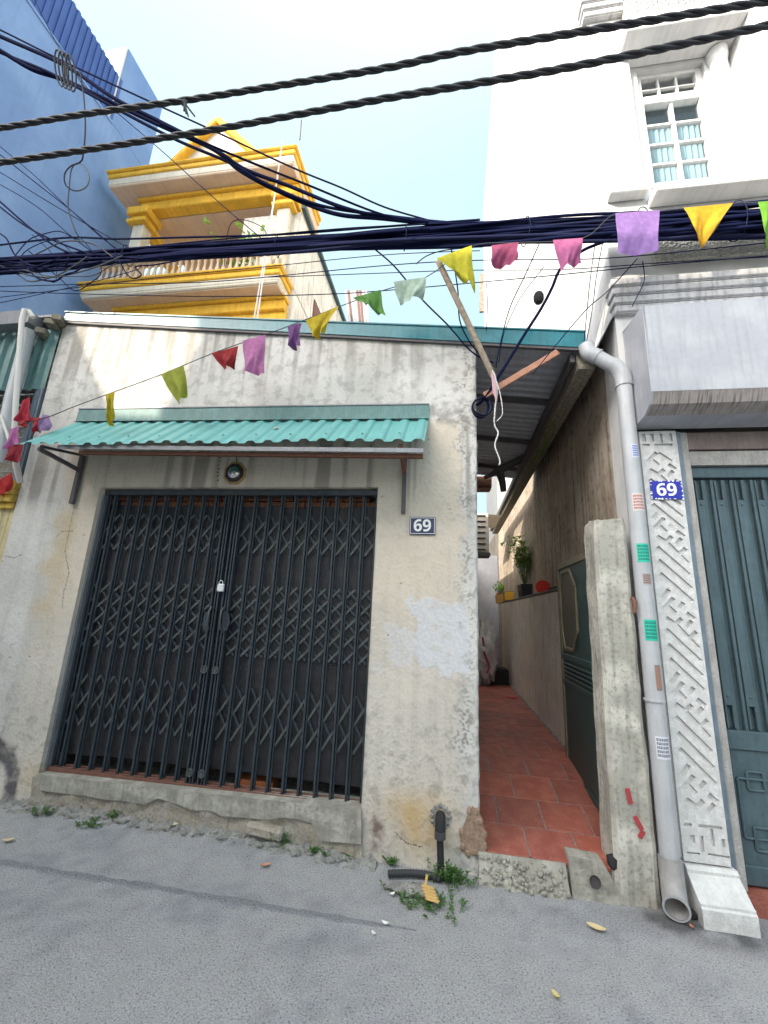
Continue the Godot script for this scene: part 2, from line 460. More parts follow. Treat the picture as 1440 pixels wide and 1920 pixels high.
	M.teal_flash = tmat(T.paint, 0.6, 0.55, null, 1.0, lin(0.14, 0.27, 0.27))
	M.teal_roof = tmat(T.paint, 1.1, 0.35, null, 1.0, lin(0.02, 0.20, 0.25))
	M.galv = tmat(T.paint, 0.8, 0.5, null, 1.0, lin(0.30, 0.31, 0.34), 0.4)
	M.underside = tmat(T.paint, 0.9, 0.45, null, 1.0, lin(0.50, 0.53, 0.60), 0.2)
	M.steel_dark = tmat(T.paint, 0.5, 0.6, null, 1.0, lin(0.11, 0.10, 0.11))
	M.gutter = tmat(T.rubble, 0.5, 0.8, T.fine_n, 0.5, lin(0.8, 0.75, 0.62))
	M.moss = mat(lin(0.13, 0.20, 0.03), 0.95)
	M.pvc = tmat(T.white, 0.7, 0.45, T.fine_n, 0.15, lin(0.66, 0.68, 0.72))
	M.pvc_dark = tmat(T.paint, 0.4, 0.6, null, 1.0, lin(0.38, 0.37, 0.37))
	M.inside = mat(lin(0.05, 0.045, 0.045), 0.95)
	T.tile = grunge(256, 241, Color(0.32, 0.092, 0.066), Color(0.41, 0.14, 0.10), Color(0.18, 0.065, 0.055), 0.012, 0.07, 0.1, 0.5)
	M.tile = []
	for k in 4:
		M.tile.append(tmat(T.tile, 0.9, 0.55, T.fine_n, 0.4, lin([1.0, 0.86, 1.12, 0.94][k], [1.0, 0.9, 1.06, 0.9][k], [1.0, 0.9, 1.0, 0.95][k])))
	M.grout = tmat(T.rubble, 0.5, 0.95, T.fine_n, 1.0)
	M.green_door = tmat(T.paint, 0.8, 0.4, null, 1.0, lin(0.030, 0.075, 0.078), 0.05)
	M.green_trim = tmat(T.paint, 0.8, 0.45, null, 1.0, lin(0.20, 0.18, 0.12), 0.1)
	M.door_pane = tmat(T.paint, 0.8, 0.35, null, 1.0, lin(0.07, 0.075, 0.06), 0.1)
	M.bluegreen = tmat(T.paint, 1.2, 0.5, null, 1.0, lin(0.072, 0.118, 0.142), 0.1)
	M.frame_gray = tmat(T.paint, 0.8, 0.7, T.fine_n, 0.4, lin(0.40, 0.39, 0.38))
	M.frame_blue = tmat(T.paint, 0.8, 0.5, null, 1.0, lin(0.20, 0.25, 0.31), 0.2)
	M.lintel = tmat(T.paint, 0.8, 0.8, null, 1.0, lin(0.22, 0.175, 0.165))
	T.lattice = grunge(384, 261, Color(0.55, 0.55, 0.55), Color(0.66, 0.66, 0.67), Color(0.36, 0.345, 0.33), 0.02, 0.08, 0.15, 0.4)
	M.lattice = tmat(T.lattice, 0.7, 0.85, T.fine_n, 0.12)
	M.plinth = tmat(T.lattice, 0.8, 0.85, T.fine_n, 0.2)
	M.cable = dull(lin(0.009, 0.012, 0.040), 0.55)
	M.cable_b = dull(lin(0.018, 0.022, 0.055), 0.6)
	M.cable_grey = dull(lin(0.07, 0.075, 0.085), 0.6)
	M.line_black = mat(lin(0.014, 0.015, 0.022), 0.6)
	M.string_white = mat(lin(0.62, 0.60, 0.58), 0.9)
	M.wood = tmat(T.post, 0.25, 0.9, null, 1.0, lin(0.75, 0.62, 0.55))
	M.orange_wood = tmat(T.paint, 0.3, 0.85, null, 1.0, lin(0.48, 0.24, 0.16))
	M.yellow = tmat(T.paint, 3.0, 0.8, null, 1.0, lin(0.88, 0.50, 0.045))
	M.cream = tmat(T.white, 3.0, 0.85, null, 1.0, lin(1.0, 0.90, 0.72))
	M.peach = tmat(T.white, 3.0, 0.85, null, 1.0, lin(1.0, 0.74, 0.54))
	M.beige = tmat(T.cornice, 4.0, 0.9, null, 1.0, lin(1.55, 1.45, 1.22))
	T.cloth = grunge(256, 281, Color(0.78, 0.78, 0.78), Color(1.0, 1.0, 1.0), Color(0.62, 0.62, 0.62), 0.012, 0.09, 0.3, 0.25)
	T.blue = grunge(256, 271, Color(0.80, 0.84, 0.9), Color(1.0, 1.0, 1.0), Color(0.66, 0.70, 0.78), 0.006, 0.05, 0.25, 0.25)
	M.blue = tmat(T.blue, 6.0, 0.8, null, 1.0, lin(0.21, 0.34, 0.60))
	M.blue_sheet = tmat(T.blue, 3.0, 0.5, null, 1.0, lin(0.045, 0.11, 0.36))
	M.sunlit_front = tmat(T.white, 3.0, 0.85)
	M.glass = mat(Color(lin(0.05, 0.08, 0.10), 0.22), 0.03)
	M.glass.transparency = BaseMaterial3D.TRANSPARENCY_ALPHA
	M.room = mat(lin(0.22, 0.28, 0.31), 0.9)
	M.sky_reflection = mat(lin(0.34, 0.50, 0.56), 0.9)
	M.leaf = mat(lin(0.055, 0.125, 0.03), 0.7)
	M.leaf.backlight_enabled = true; M.leaf.backlight = lin(0.10, 0.22, 0.03)
	M.leaf_light = mat(lin(0.20, 0.33, 0.07), 0.6)
	M.leaf_light.backlight_enabled = true; M.leaf_light.backlight = lin(0.2, 0.32, 0.05)
	M.dry_leaf = mat(lin(0.42, 0.32, 0.16), 0.8)
	M.ochre_ledge = tmat(T.cornice, 1.2, 0.85, null, 1.0, lin(1.3, 0.85, 0.16))
	M.pale_yellow = tmat(T.cornice, 2.0, 0.9, null, 1.0, lin(1.32, 1.12, 0.62))

# hazy bright sky: pale blue, whiter in soft veils, with the wide glow haze has round the sun
func hazy_sky() -> ImageTexture:
	var w := 256; var h := 128
	var im := Image.create(w, h, false, Image.FORMAT_RGBF)
	var f := FastNoiseLite.new(); f.seed = 2; f.frequency = 0.8; f.fractal_octaves = 4
	var to_sun := -SUN.normalized()
	for j in h:
		for i in w:
			var ph := (i + 0.5) / w * TAU; var th := (j + 0.5) / h * PI
			var d := Vector3(sin(ph) * sin(th), cos(th), -cos(ph) * sin(th))
			var el := rad_to_deg(asin(clampf(d.y, -1.0, 1.0)))
			var veil := clampf(sstep(50.0, 72.0, el) + f.get_noise_3dv(d * 1.6) * 0.35, 0.0, 1.0)
			var c := Color(0.375, 0.52, 0.59).lerp(Color(0.555, 0.61, 0.625), veil)
			c = c.lerp(Color(0.51, 0.625, 0.685), pow(1.0 - clampf(d.y, 0.0, 1.0), 4.0) * 0.8)
			c *= 1.0 + 0.5 * sstep(55.0, 88.0, el)
			var an := rad_to_deg(acos(clampf(d.dot(to_sun), -1.0, 1.0)))
			var g := 1.0 + 0.6 * exp(-pow(an / 60.0, 2.0))
			var glow := 12.0 * exp(-pow(an / 25.0, 2.0))
			if d.y < 0.0: c = Color(0.3, 0.3, 0.29); g = 1.0; glow = 0.0
			im.set_pixel(i, j, Color(c.r * g + glow * 1.04, c.g * g + glow * 0.95, c.b * g + glow * 0.87))
	return ImageTexture.create_from_image(im)

# ---------------------------------------------------------------- build
func _ready() -> void:
	rng.seed = 69
	var cam := Camera3D.new()
	cam.name = "camera"
	cam.transform = Transform3D(look, eye)
	cam.fov = 102.0706
	cam.near = 0.05; cam.far = 400.0
	add_child(cam); cam.current = true
	var we := WorldEnvironment.new()
	we.name = "environment"
	var env := Environment.new()
	env.background_mode = Environment.BG_SKY
	var sky := Sky.new()
	var sm := PanoramaSkyMaterial.new()
	sm.panorama = hazy_sky()
	sky.sky_material = sm
	env.sky = sky
	env.background_energy_multiplier = 0.56
	env.tonemap_mode = Environment.TONE_MAPPER_LINEAR
	env.tonemap_exposure = 3.3
	env.sdfgi_enabled = true; env.ssao_enabled = true; env.ssil_enabled = true
	we.environment = env
	add_child(we)
	var sun := DirectionalLight3D.new()
	sun.name = "sun"
	sun.light_energy = 0.65
	sun.light_color = Color(1.0, 0.95, 0.86)
	sun.light_angular_distance = 0.5
	sun.shadow_enabled = true
	sun.transform = Transform3D(Basis.looking_at(SUN, Vector3.UP), Vector3(-8, 14, 10))
	add_child(sun)
	make_materials()
	make_ground()
	make_house()
	make_gate()
	make_awning()
	make_alley()
	make_townhouse()
	make_yellow_house()
	make_blue_building()
	make_left_neighbour()
	make_opposite()
	make_cables()
	make_flags()
	make_small_things()

func V3(p: Vector2, z: float) -> Vector3:
	return Vector3(p.x, p.y, z)
var und: FastNoiseLite
func road_y(x: float, z: float) -> float:
	if und == null:
		und = FastNoiseLite.new(); und.seed = 9; und.frequency = 0.9; und.fractal_octaves = 4
	return und.get_noise_2d(x, z) * 0.010 + 0.045 * sstep(0.45, 0.0, z) * sstep(-0.5, -1.6, x) - 0.012

func make_ground() -> void:
	var g := MB.new()
	g.quad(Vector3(-200, -0.09, 200), Vector3(200, -0.09, 200), Vector3(200, -0.09, -200), Vector3(-200, -0.09, -200))
	struct(obj("ground", g, M.rubble))
	var r := MB.new()
	var pn := FastNoiseLite.new(); pn.seed = 77; pn.frequency = 1.3; pn.fractal_octaves = 5
	r.cf = func(p: Vector3) -> Color:        # worn, dusty and re-laid patches of the asphalt
		var a := pn.get_noise_2d(p.x * 0.6, p.z); var b := pn.get_noise_2d(p.x * 5.0 + 30.0, p.z * 5.0)
		var c2 := pn.get_noise_2d(p.x * 1.7 - 11.0, p.z * 2.3 + 5.0)
		var tone := clampf(0.95 + a * 0.26 + b * 0.26, 0.5, 1.3)
		if c2 > 0.16: tone *= 1.0 + minf(0.22, (c2 - 0.16) * 3.0)            # dusty, paler worn spots
		var wet := exp(-pow((p.x - 1.45) / 0.42, 2.0) - pow((p.z - 0.16) / 0.13, 2.0))   # damp dirt round the pipe's mouth
		tone *= 1.0 - clampf(wet * (0.75 + b * 1.5 + a), 0.0, 0.72)
		return Color(tone * (1.0 + 0.05 * a), tone, tone * (1.02 - 0.06 * a))
	r.grid(400, 170, func(s: float, t: float):
		var x := -10.0 + 20.0 * s
		var z := 6.8 - 7.05 * t
		return Vector3(x, road_y(x, z), z))
	struct(obj("road", r, M.road))
	# dark strip laid on the asphalt to paint a cable shadow
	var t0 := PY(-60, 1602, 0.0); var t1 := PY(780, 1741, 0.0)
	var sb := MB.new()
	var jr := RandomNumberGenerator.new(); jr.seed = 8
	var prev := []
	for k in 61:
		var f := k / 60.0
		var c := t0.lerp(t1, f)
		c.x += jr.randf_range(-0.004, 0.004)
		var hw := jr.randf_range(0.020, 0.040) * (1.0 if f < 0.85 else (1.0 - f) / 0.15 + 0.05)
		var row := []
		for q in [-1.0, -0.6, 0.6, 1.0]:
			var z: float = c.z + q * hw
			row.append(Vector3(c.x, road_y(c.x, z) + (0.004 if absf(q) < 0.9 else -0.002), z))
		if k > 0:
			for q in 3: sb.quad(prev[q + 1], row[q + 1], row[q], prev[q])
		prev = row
	struct(obj("painted_cable_shadow", sb, M.cable_shadow))

# ------------------------------------------------------------------ the single-storey house
const GX0 := -3.07
const GX1 := -0.572
const GY0 := 0.258
const GY1 := 2.505
func fas(x: float) -> float: return 4.255 - 0.1246 * (x + 3.883)     # underside of the sloping fascia

func make_house() -> void:
	var h := thing("single_storey_house", "low weathered plaster house with a sloping teal metal roof edge", "house", Vector3(-1.86, 0, -1.6))
	var w := MB.new()
	w.uvf = func(p: Vector3): return Vector2((p.x - WX0 + p.z * 0.7) / WS, (WY1 - p.y) / WS)
	var x0 := -3.915; var x1 := 0.165
	var top := func(x: float): return fas(x) + 0.03
	var wav := FastNoiseLite.new(); wav.seed = 3; wav.frequency = 1.1; wav.fractal_octaves = 3
	var wz := func(p: Vector2): return wav.get_noise_2d(p.x, p.y) * 0.007
	# front face in strips so that the old plaster can undulate
	var xs := []
	for k in 15: xs.append(lerpf(x0, GX0, k / 14.0))
	for k in range(1, 41): xs.append(lerpf(GX0, GX1, k / 40.0))
	for k in range(1, 15): xs.append(lerpf(GX1, x1, k / 14.0))
	for i in xs.size() - 1:
		var xa: float = xs[i]; var xb: float = xs[i + 1]
		var over_gate: bool = (xa + xb) * 0.5 > GX0 and (xa + xb) * 0.5 < GX1
		var y0 := GY1 if over_gate else -0.08
		var rows := 16 if over_gate else 40
		for j in rows:
			var f0 := float(j) / rows; var f1 := float(j + 1) / rows
			var pa := Vector2(xa, lerpf(y0, top.call(xa), f0)); var pb := Vector2(xb, lerpf(y0, top.call(xb), f0))
			var pc := Vector2(xb, lerpf(y0, top.call(xb), f1)); var pd := Vector2(xa, lerpf(y0, top.call(xa), f1))
			w.quad(V3(pa, wz.call(pa)), V3(pb, wz.call(pb)), V3(pc, wz.call(pc)), V3(pd, wz.call(pd)))
	# reveals of the gate opening
	w.quad(Vector3(GX0, -0.08, -0.16), Vector3(GX0, -0.08, 0.006), Vector3(GX0, GY1, 0.006), Vector3(GX0, GY1, -0.16))
	w.quad(Vector3(GX1, -0.08, 0.006), Vector3(GX1, -0.08, -0.16), Vector3(GX1, GY1, -0.16), Vector3(GX1, GY1, 0.006))
	w.quad(Vector3(GX0, GY1, 0.006), Vector3(GX1, GY1, 0.006), Vector3(GX1, GY1, -0.16), Vector3(GX0, GY1, -0.16))
	# worn right corner
	var jr := RandomNumberGenerator.new(); jr.seed = 77
	var pv := []
	for j in 76:
		var y := lerpf(-0.08, top.call(x1) + 0.0, j / 75.0)
		var a := jr.randf_range(-0.004, 0.004)
		var row := [Vector3(x1, y, wz.call(Vector2(x1, y))), Vector3(x1 + 0.018 + a, y, -0.003 + a), Vector3(x1 + 0.028 + a * 1.5, y, -0.016 - a), Vector3(x1 + 0.03, y, -0.05), Vector3(x1 + 0.03, y, -3.4)]
		if j > 0:
			for q in 4: w.quad(pv[q], row[q], row[q + 1], pv[q + 1])
		pv = row
	obj("front_wall", w, M.wall, h)
	var sw := MB.new()
	sw.span(Vector3(-3.915, -0.05, -3.4), Vector3(-3.80, 4.1, -0.01))
	obj("side_wall", sw, M.concrete, h)
	var bw := MB.new()
	bw.span(Vector3(-3.79, -0.05, -3.4), Vector3(0.16, 3.68, -3.3))
	obj("back_wall", bw, M.concrete, h)
	var fl := MB.new()
	fl.span(Vector3(-3.79, 0.0, -3.29), Vector3(0.16, 0.20, -0.165))
	obj("floor", fl, M.rubble, h)
	# roof: ribbed sheet falling to the right, over the house and the alley
	var rf := MB.new()
	var prof := []
	var z := 0.02
	while z > -3.35:
		for q in [[0.0, 0.0], [-0.055, 0.0], [-0.07, 0.026], [-0.095, 0.026], [-0.11, 0.0]]: prof.append(Vector2(z + q[0], q[1]))
		z -= 0.11
	for i in prof.size() - 1:
		var a: Vector2 = prof[i]; var b: Vector2 = prof[i + 1]
		if (a - b).length() < 1e-5: continue
		for k in 12:
			var xa := lerpf(-3.96, 1.05, k / 12.0); var xb := lerpf(-3.96, 1.05, (k + 1) / 12.0)
			rf.quad(Vector3(xa, fas(xa) + 0.05 + a.y, a.x), Vector3(xb, fas(xb) + 0.05 + a.y, a.x), Vector3(xb, fas(xb) + 0.05 + b.y, b.x), Vector3(xa, fas(xa) + 0.05 + b.y, b.x))
	var roof := obj("roof", rf, M.underside, h)
	var fa := MB.new()
	var fp := PackedVector2Array([Vector2(-3.905, fas(-3.905) + 0.01), Vector2(1.035, fas(1.035)), Vector2(1.04, fas(1.04) + 0.138), Vector2(-3.87, fas(-3.87) + 0.098)])
	fa.prism(fp, 0.022, 0.034)
	fa.bar(Vector3(-3.89, fas(-3.89) + 0.105, 0.0), Vector3(1.04, fas(1.04) + 0.142, 0.0), 0.012, 0.085, Vector3.BACK)
	obj("fascia", fa, M.teal_roof, roof)
	var ed := MB.new()
	ed.bar(Vector3(-3.90, fas(-3.90) - 0.004, 0.012), Vector3(1.035, fas(1.035) - 0.012, 0.012), 0.022, 0.03)
	obj("drip_edge", ed, M.steel_dark, roof)
	for zz in [-0.9, -1.9, -2.9]:
		var pu := MB.new()
		pu.bar(Vector3(0.2, fas(0.2) + 0.02, zz), Vector3(1.04, fas(1.04) + 0.02, zz), 0.05, 0.04)
		obj("purlin", pu, M.steel_dark, roof)
	# gutter along the low edge over the alley
	var gt := MB.new()
	gt.prism(PackedVector2Array([Vector2(0.985, 3.50), Vector2(1.115, 3.50), Vector2(1.13, 3.63), Vector2(1.122, 3.63), Vector2(1.108, 3.508), Vector2(0.993, 3.508), Vector2(0.978, 3.63), Vector2(0.97, 3.63)]), -7.0, -0.02)
	gt.span(Vector3(0.985, 3.49, -0.03), Vector3(1.11, 3.62, -0.022))
	var gut := obj("gutter", gt, M.gutter, h)
	var gb := MB.new()
	gb.span(Vector3(0.93, 3.56, -7.0), Vector3(0.965, 3.64, -0.03))
	obj("edge_bar", gb, M.steel_dark, h)
	var wf := MB.new()
	wf.face([Vector3(1.118, 3.636, -3.35), Vector3(1.118, 3.636, 0.0), Vector3(1.279, 3.965, 0.0), Vector3(1.279, 3.965, -3.35)], Vector3(-1, 1, 0))
	wf.face([Vector3(1.12, 3.632, -3.35), Vector3(1.12, 3.632, 0.0), Vector3(1.279, 3.955, 0.0), Vector3(1.279, 3.955, -3.35)], Vector3(1, -1, 0))
	obj("wall_flashing", wf, mat(lin(0.06, 0.075, 0.11), 0.6), h)
	var ms := MB.new()
	var mr := RandomNumberGenerator.new(); mr.seed = 15
	for k in 90:
		var zc := -1.7 + mr.randfn(0.0, 0.45)
		if zc > -0.5: continue
		ms.rock(Vector3(mr.randf_range(0.992, 1.108), 3.497, zc), Vector3(0.012, 0.006, 0.03) * mr.randf_range(0.5, 1.4), k)
	stuff(obj("moss", ms, M.moss, gut))
	# concrete door sill with its broken lower edge, and the older course under it
	var pts := PackedVector2Array()
	for q in [[67, 1452], [677, 1519], [677, 1583], [601, 1577], [584, 1544], [560, 1536], [534, 1533], [500, 1537], [465, 1534], [415, 1530], [400, 1522], [382, 1519], [360, 1520], [330, 1507], [315, 1503], [297, 1497], [286, 1501], [272, 1509], [235, 1502], [200, 1500], [160, 1492], [120, 1488], [75, 1482]]:
		var p := P(q[0], q[1], 0.03)
		pts.append(Vector2(clampf(p.x, -3.09, -0.555), p.y))
	var sl := MB.new()
	sl.prism(pts, -0.17, 0.03)
	obj("door_sill", sl, M.concrete, h)
	var so := MB.new()
	so.grid(70, 6, func(s: float, t: float):
		var x := lerpf(-3.10, -0.55, s)
		return Vector3(x, lerpf(-0.05, 0.22, t), 0.012 + und.get_noise_2d(x * 6.0, t * 3.0 + 40.0) * 0.03))
	obj("lower_course", so, M.sill_low, h)
	# chipped brick foot at the corner
	var ck := MB.new()
	var cp := PackedVector2Array()
	for q in [[886, 1512], [897, 1522], [906, 1545], [911, 1604], [872, 1600], [862, 1570], [874, 1535]]:
		var p := P(q[0], q[1], 0.008); cp.append(Vector2(p.x, p.y))
	ck.prism(cp, -0.06, 0.012)
	for k in 9:
		var p := P([880, 893, 901, 908, 868, 866, 909, 890, 878][k], [1520, 1522, 1540, 1565, 1588, 1560, 1585, 1598, 1600][k], 0.006)
		ck.rock(p, Vector3(0.022, 0.03, 0.016), 30 + k)
	obj("broken_corner", ck, tmat(T.sill_low, 0.7, 0.95, T.lump_n, 0.4, lin(0.85, 0.66, 0.58)), h)

# ------------------------------------------------------------------ folding gate
func channel(len: float, w: float, d: float) -> MB:       # folded steel channel, web to the front
	var b := MB.new()
	b.cbox(Vector3(0, len * 0.5, 0), Vector3(w, len, 0.004), 0.0015)
	b.box(Vector3(-w * 0.5 + 0.002, len * 0.5, -d * 0.5 - 0.002), Vector3(0.004, len, d))
	b.box(Vector3(w * 0.5 - 0.002, len * 0.5, -d * 0.5 - 0.002), Vector3(0.004, len, d))
	return b
func make_gate() -> void:
	var g := thing("folding_gate", "dark blue-green folding scissor gate closing the low plaster house", "gate", Vector3(-1.82, 0.258, -0.09))
	var xl := [-3.045, -2.975, -2.843, -2.718, -2.597, -2.475, -2.352, -2.232, -2.113, -1.993]
	var xr := [-1.634, -1.514, -1.395, -1.278, -1.161, -1.045, -0.927, -0.811, -0.699, -0.592]
	var m := channel(2.185, 0.015, 0.022).mesh()
	var mc := channel(2.185, 0.011, 0.012).mesh()
	for leaf in [xl, xr]:
		for x in leaf:
			var bo := put("bar", m, M.gate, g, Transform3D(Basis.IDENTITY, Vector3(x, 0.268, -0.07)))
			var ch := put("channel", mc, M.gate, bo)
			ch.position = Vector3(0.0165, 0.0, -0.016)
	# meeting stiles: pairs of channels
	var ms := channel(2.19, 0.012, 0.03).mesh()
	for x in [-1.895, -1.868, -1.842, -1.80, -1.774, -1.748]:
		put("stile", ms, M.gate, g, Transform3D(Basis.IDENTITY, Vector3(x, 0.264, -0.062 if absf(x + 1.868) < 0.01 or absf(x + 1.774) < 0.01 else -0.056)))
	# scissor braces in three bands
	var edges := [[-3.05, -1.90], [-1.745, -0.585]]
	for li in 2:
		var pitch := 0.1205 if li == 0 else 0.117
		var a: float = edges[li][0]; var b: float = edges[li][1]
		for band in [[1.97, 2.285, 2.0], [1.165, 1.705, 4.5], [0.565, 0.945, 2.0]]:
			var run: float = band[2] * pitch
			var k := -int(ceil(band[2]))
			while k < 12:
				for up in [1.0, -1.0]:
					var xa: float = a + 0.02 + k * pitch; var xb: float = xa + run
					var ya: float = band[0] if up > 0 else band[1]
					var yb: float = band[1] if up > 0 else band[0]
					var f0 := maxf(0.0, (a + 0.004 - xa) / run); var f1 := minf(1.0, (b - 0.004 - xa) / run)
					if f1 - f0 < 0.12: continue
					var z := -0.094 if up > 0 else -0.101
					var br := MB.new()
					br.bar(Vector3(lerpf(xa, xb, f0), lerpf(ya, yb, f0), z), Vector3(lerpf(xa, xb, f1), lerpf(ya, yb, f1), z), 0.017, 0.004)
					obj("brace", br, M.gate_flat if up > 0 else M.gate, g)  # rear braces take the darker metal, so their shade is painted in
				k += 1
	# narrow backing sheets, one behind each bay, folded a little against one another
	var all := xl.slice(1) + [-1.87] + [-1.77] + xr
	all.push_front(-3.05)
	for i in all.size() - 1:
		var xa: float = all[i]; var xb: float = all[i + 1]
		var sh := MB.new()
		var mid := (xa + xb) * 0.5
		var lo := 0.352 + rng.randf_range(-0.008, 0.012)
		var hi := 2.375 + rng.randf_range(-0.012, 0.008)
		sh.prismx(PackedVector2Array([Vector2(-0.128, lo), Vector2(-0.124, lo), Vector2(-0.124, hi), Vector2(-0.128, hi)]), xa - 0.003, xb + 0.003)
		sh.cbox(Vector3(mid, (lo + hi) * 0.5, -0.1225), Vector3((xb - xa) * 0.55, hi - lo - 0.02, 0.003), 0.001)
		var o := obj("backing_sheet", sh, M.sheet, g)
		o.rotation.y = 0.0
	var tr := MB.new()
	tr.span(Vector3(GX0 + 0.004, 2.452, -0.13), Vector3(GX1 - 0.004, 2.502, -0.045), 0.004)
	obj("top_rail", tr, M.gate, g)
	for zz in [-0.05, -0.082, -0.112]:
		var r := MB.new()
		r.span(Vector3(GX0 + 0.01, 0.2, zz - 0.007), Vector3(GX1 - 0.01, 0.272 if zz > -0.09 else 0.28, zz + 0.007), 0.002)
		obj("floor_rail", r, M.rail, g)
	# side post seen edge-on at the left jamb
	var sp := MB.new()
	sp.span(Vector3(GX0 + 0.003, 0.26, -0.125), Vector3(GX0 + 0.018, 2.45, -0.03), 0.002)
	obj("side_post", sp, M.galv, g)
	# pull handles, half-round plates and lock rings on the stiles
	for q in [[-1.905, -1.0], [-1.745, 1.0]]:
		var pl := MB.new()
		var poly := PackedVector2Array()
		for k in 13:
			var an := PI * k / 12.0
			poly.append(Vector2(q[0] + q[1] * (sin(an) * 0.055 - 0.02), 1.415 + cos(an) * 0.085))
		pl.prism(poly, -0.056, -0.05)
		obj("lock_plate", pl, M.gate, g)
		var hd := MB.new()
		var hp := []
		for k in 15:
			var an := PI * k / 14.0
			hp.append(Vector3(q[0] - q[1] * 0.028, 1.44 + cos(an) * 0.085, -0.05 + sin(an) * 0.035))
		hd.tube(hp, 0.008, 8)
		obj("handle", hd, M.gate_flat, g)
	for q in [[-1.868, 1.055], [-1.774, 1.055], [-1.868, 0.345], [-1.774, 0.345]]:
		var ri := MB.new()
		ri.lathe(Vector3(q[0], q[1], -0.053), [[0.0, 0.008], [0.010, 0.008], [0.012, 0.004], [0.019, 0.004], [0.021, 0.010], [0.027, 0.010], [0.029, 0.0]], 18, Basis(Vector3.RIGHT, PI / 2))
		obj("lock_ring", ri, M.gate_flat, g)
	# bare brick showing over the sheets, behind the gate
	var wallb := thing("lintel_brickwork", "strip of bare orange brick showing above the folding gate's sheets", "brickwork", Vector3(-1.82, 2.2, -0.2))
	var bm := MB.new()
	bm.cbox(Vector3.ZERO, Vector3(0.212, 0.07, 0.05), 0.003)
	var bmesh := bm.mesh()
	for row in 3:
		for k in 12:
			var x := -3.0 + k * 0.222 + (0.11 if row == 1 else 0.0)
			if x > -0.62: continue
			put("brick", bmesh, M.brick, wallb, Transform3D(Basis(Vector3.FORWARD, rng.randf_range(-0.01, 0.01)), Vector3(x, 2.31 + row * 0.08, -0.19 + rng.randf_range(-0.004, 0.004))))
	# odds and ends lying just inside the gate
	var ob := MB.new()
	ob.cbox(P(480, 1478, -0.22) + Vector3(0, 0.02, 0), Vector3(0.30, 0.10, 0.12), 0.006)
	one("orange_box", ob, mat(lin(0.34, 0.10, 0.03), 0.7), "flat orange box lying just inside the folding gate", "box")
	var gp := MB.new()
	for k in 4: gp.rock(P(560 + k * 34, 1488 + k * 4, -0.2), Vector3(0.09, 0.045, 0.05), 60 + k)
	one("grey_sack", gp, mat(lin(0.15, 0.14, 0.15), 0.9), "lumpy grey sack lying along the inside of the folding gate", "sack")
	# white padlock
	var lk := thing("padlock", "small white padlock hanging on the folding gate's meeting bars", "padlock", P(414, 1108, -0.04))
	var lb := MB.new()
	lb.cbox(P(414, 1102, -0.035), Vector3(0.055, 0.062, 0.022), 0.006)
	obj("body", lb, mat(lin(0.72, 0.72, 0.74), 0.4), lk)
	var ls := MB.new()
	var lp := []
	var lc := P(414, 1095, -0.035)
	for k in 11: lp.append(lc + Vector3(cos(PI * k / 10.0) * 0.017, sin(PI * k / 10.0) * 0.028, 0))
	ls.tube(lp, 0.005, 8)
	obj("shackle", ls, mat(lin(0.6, 0.6, 0.62), 0.3, 0.8), lk)

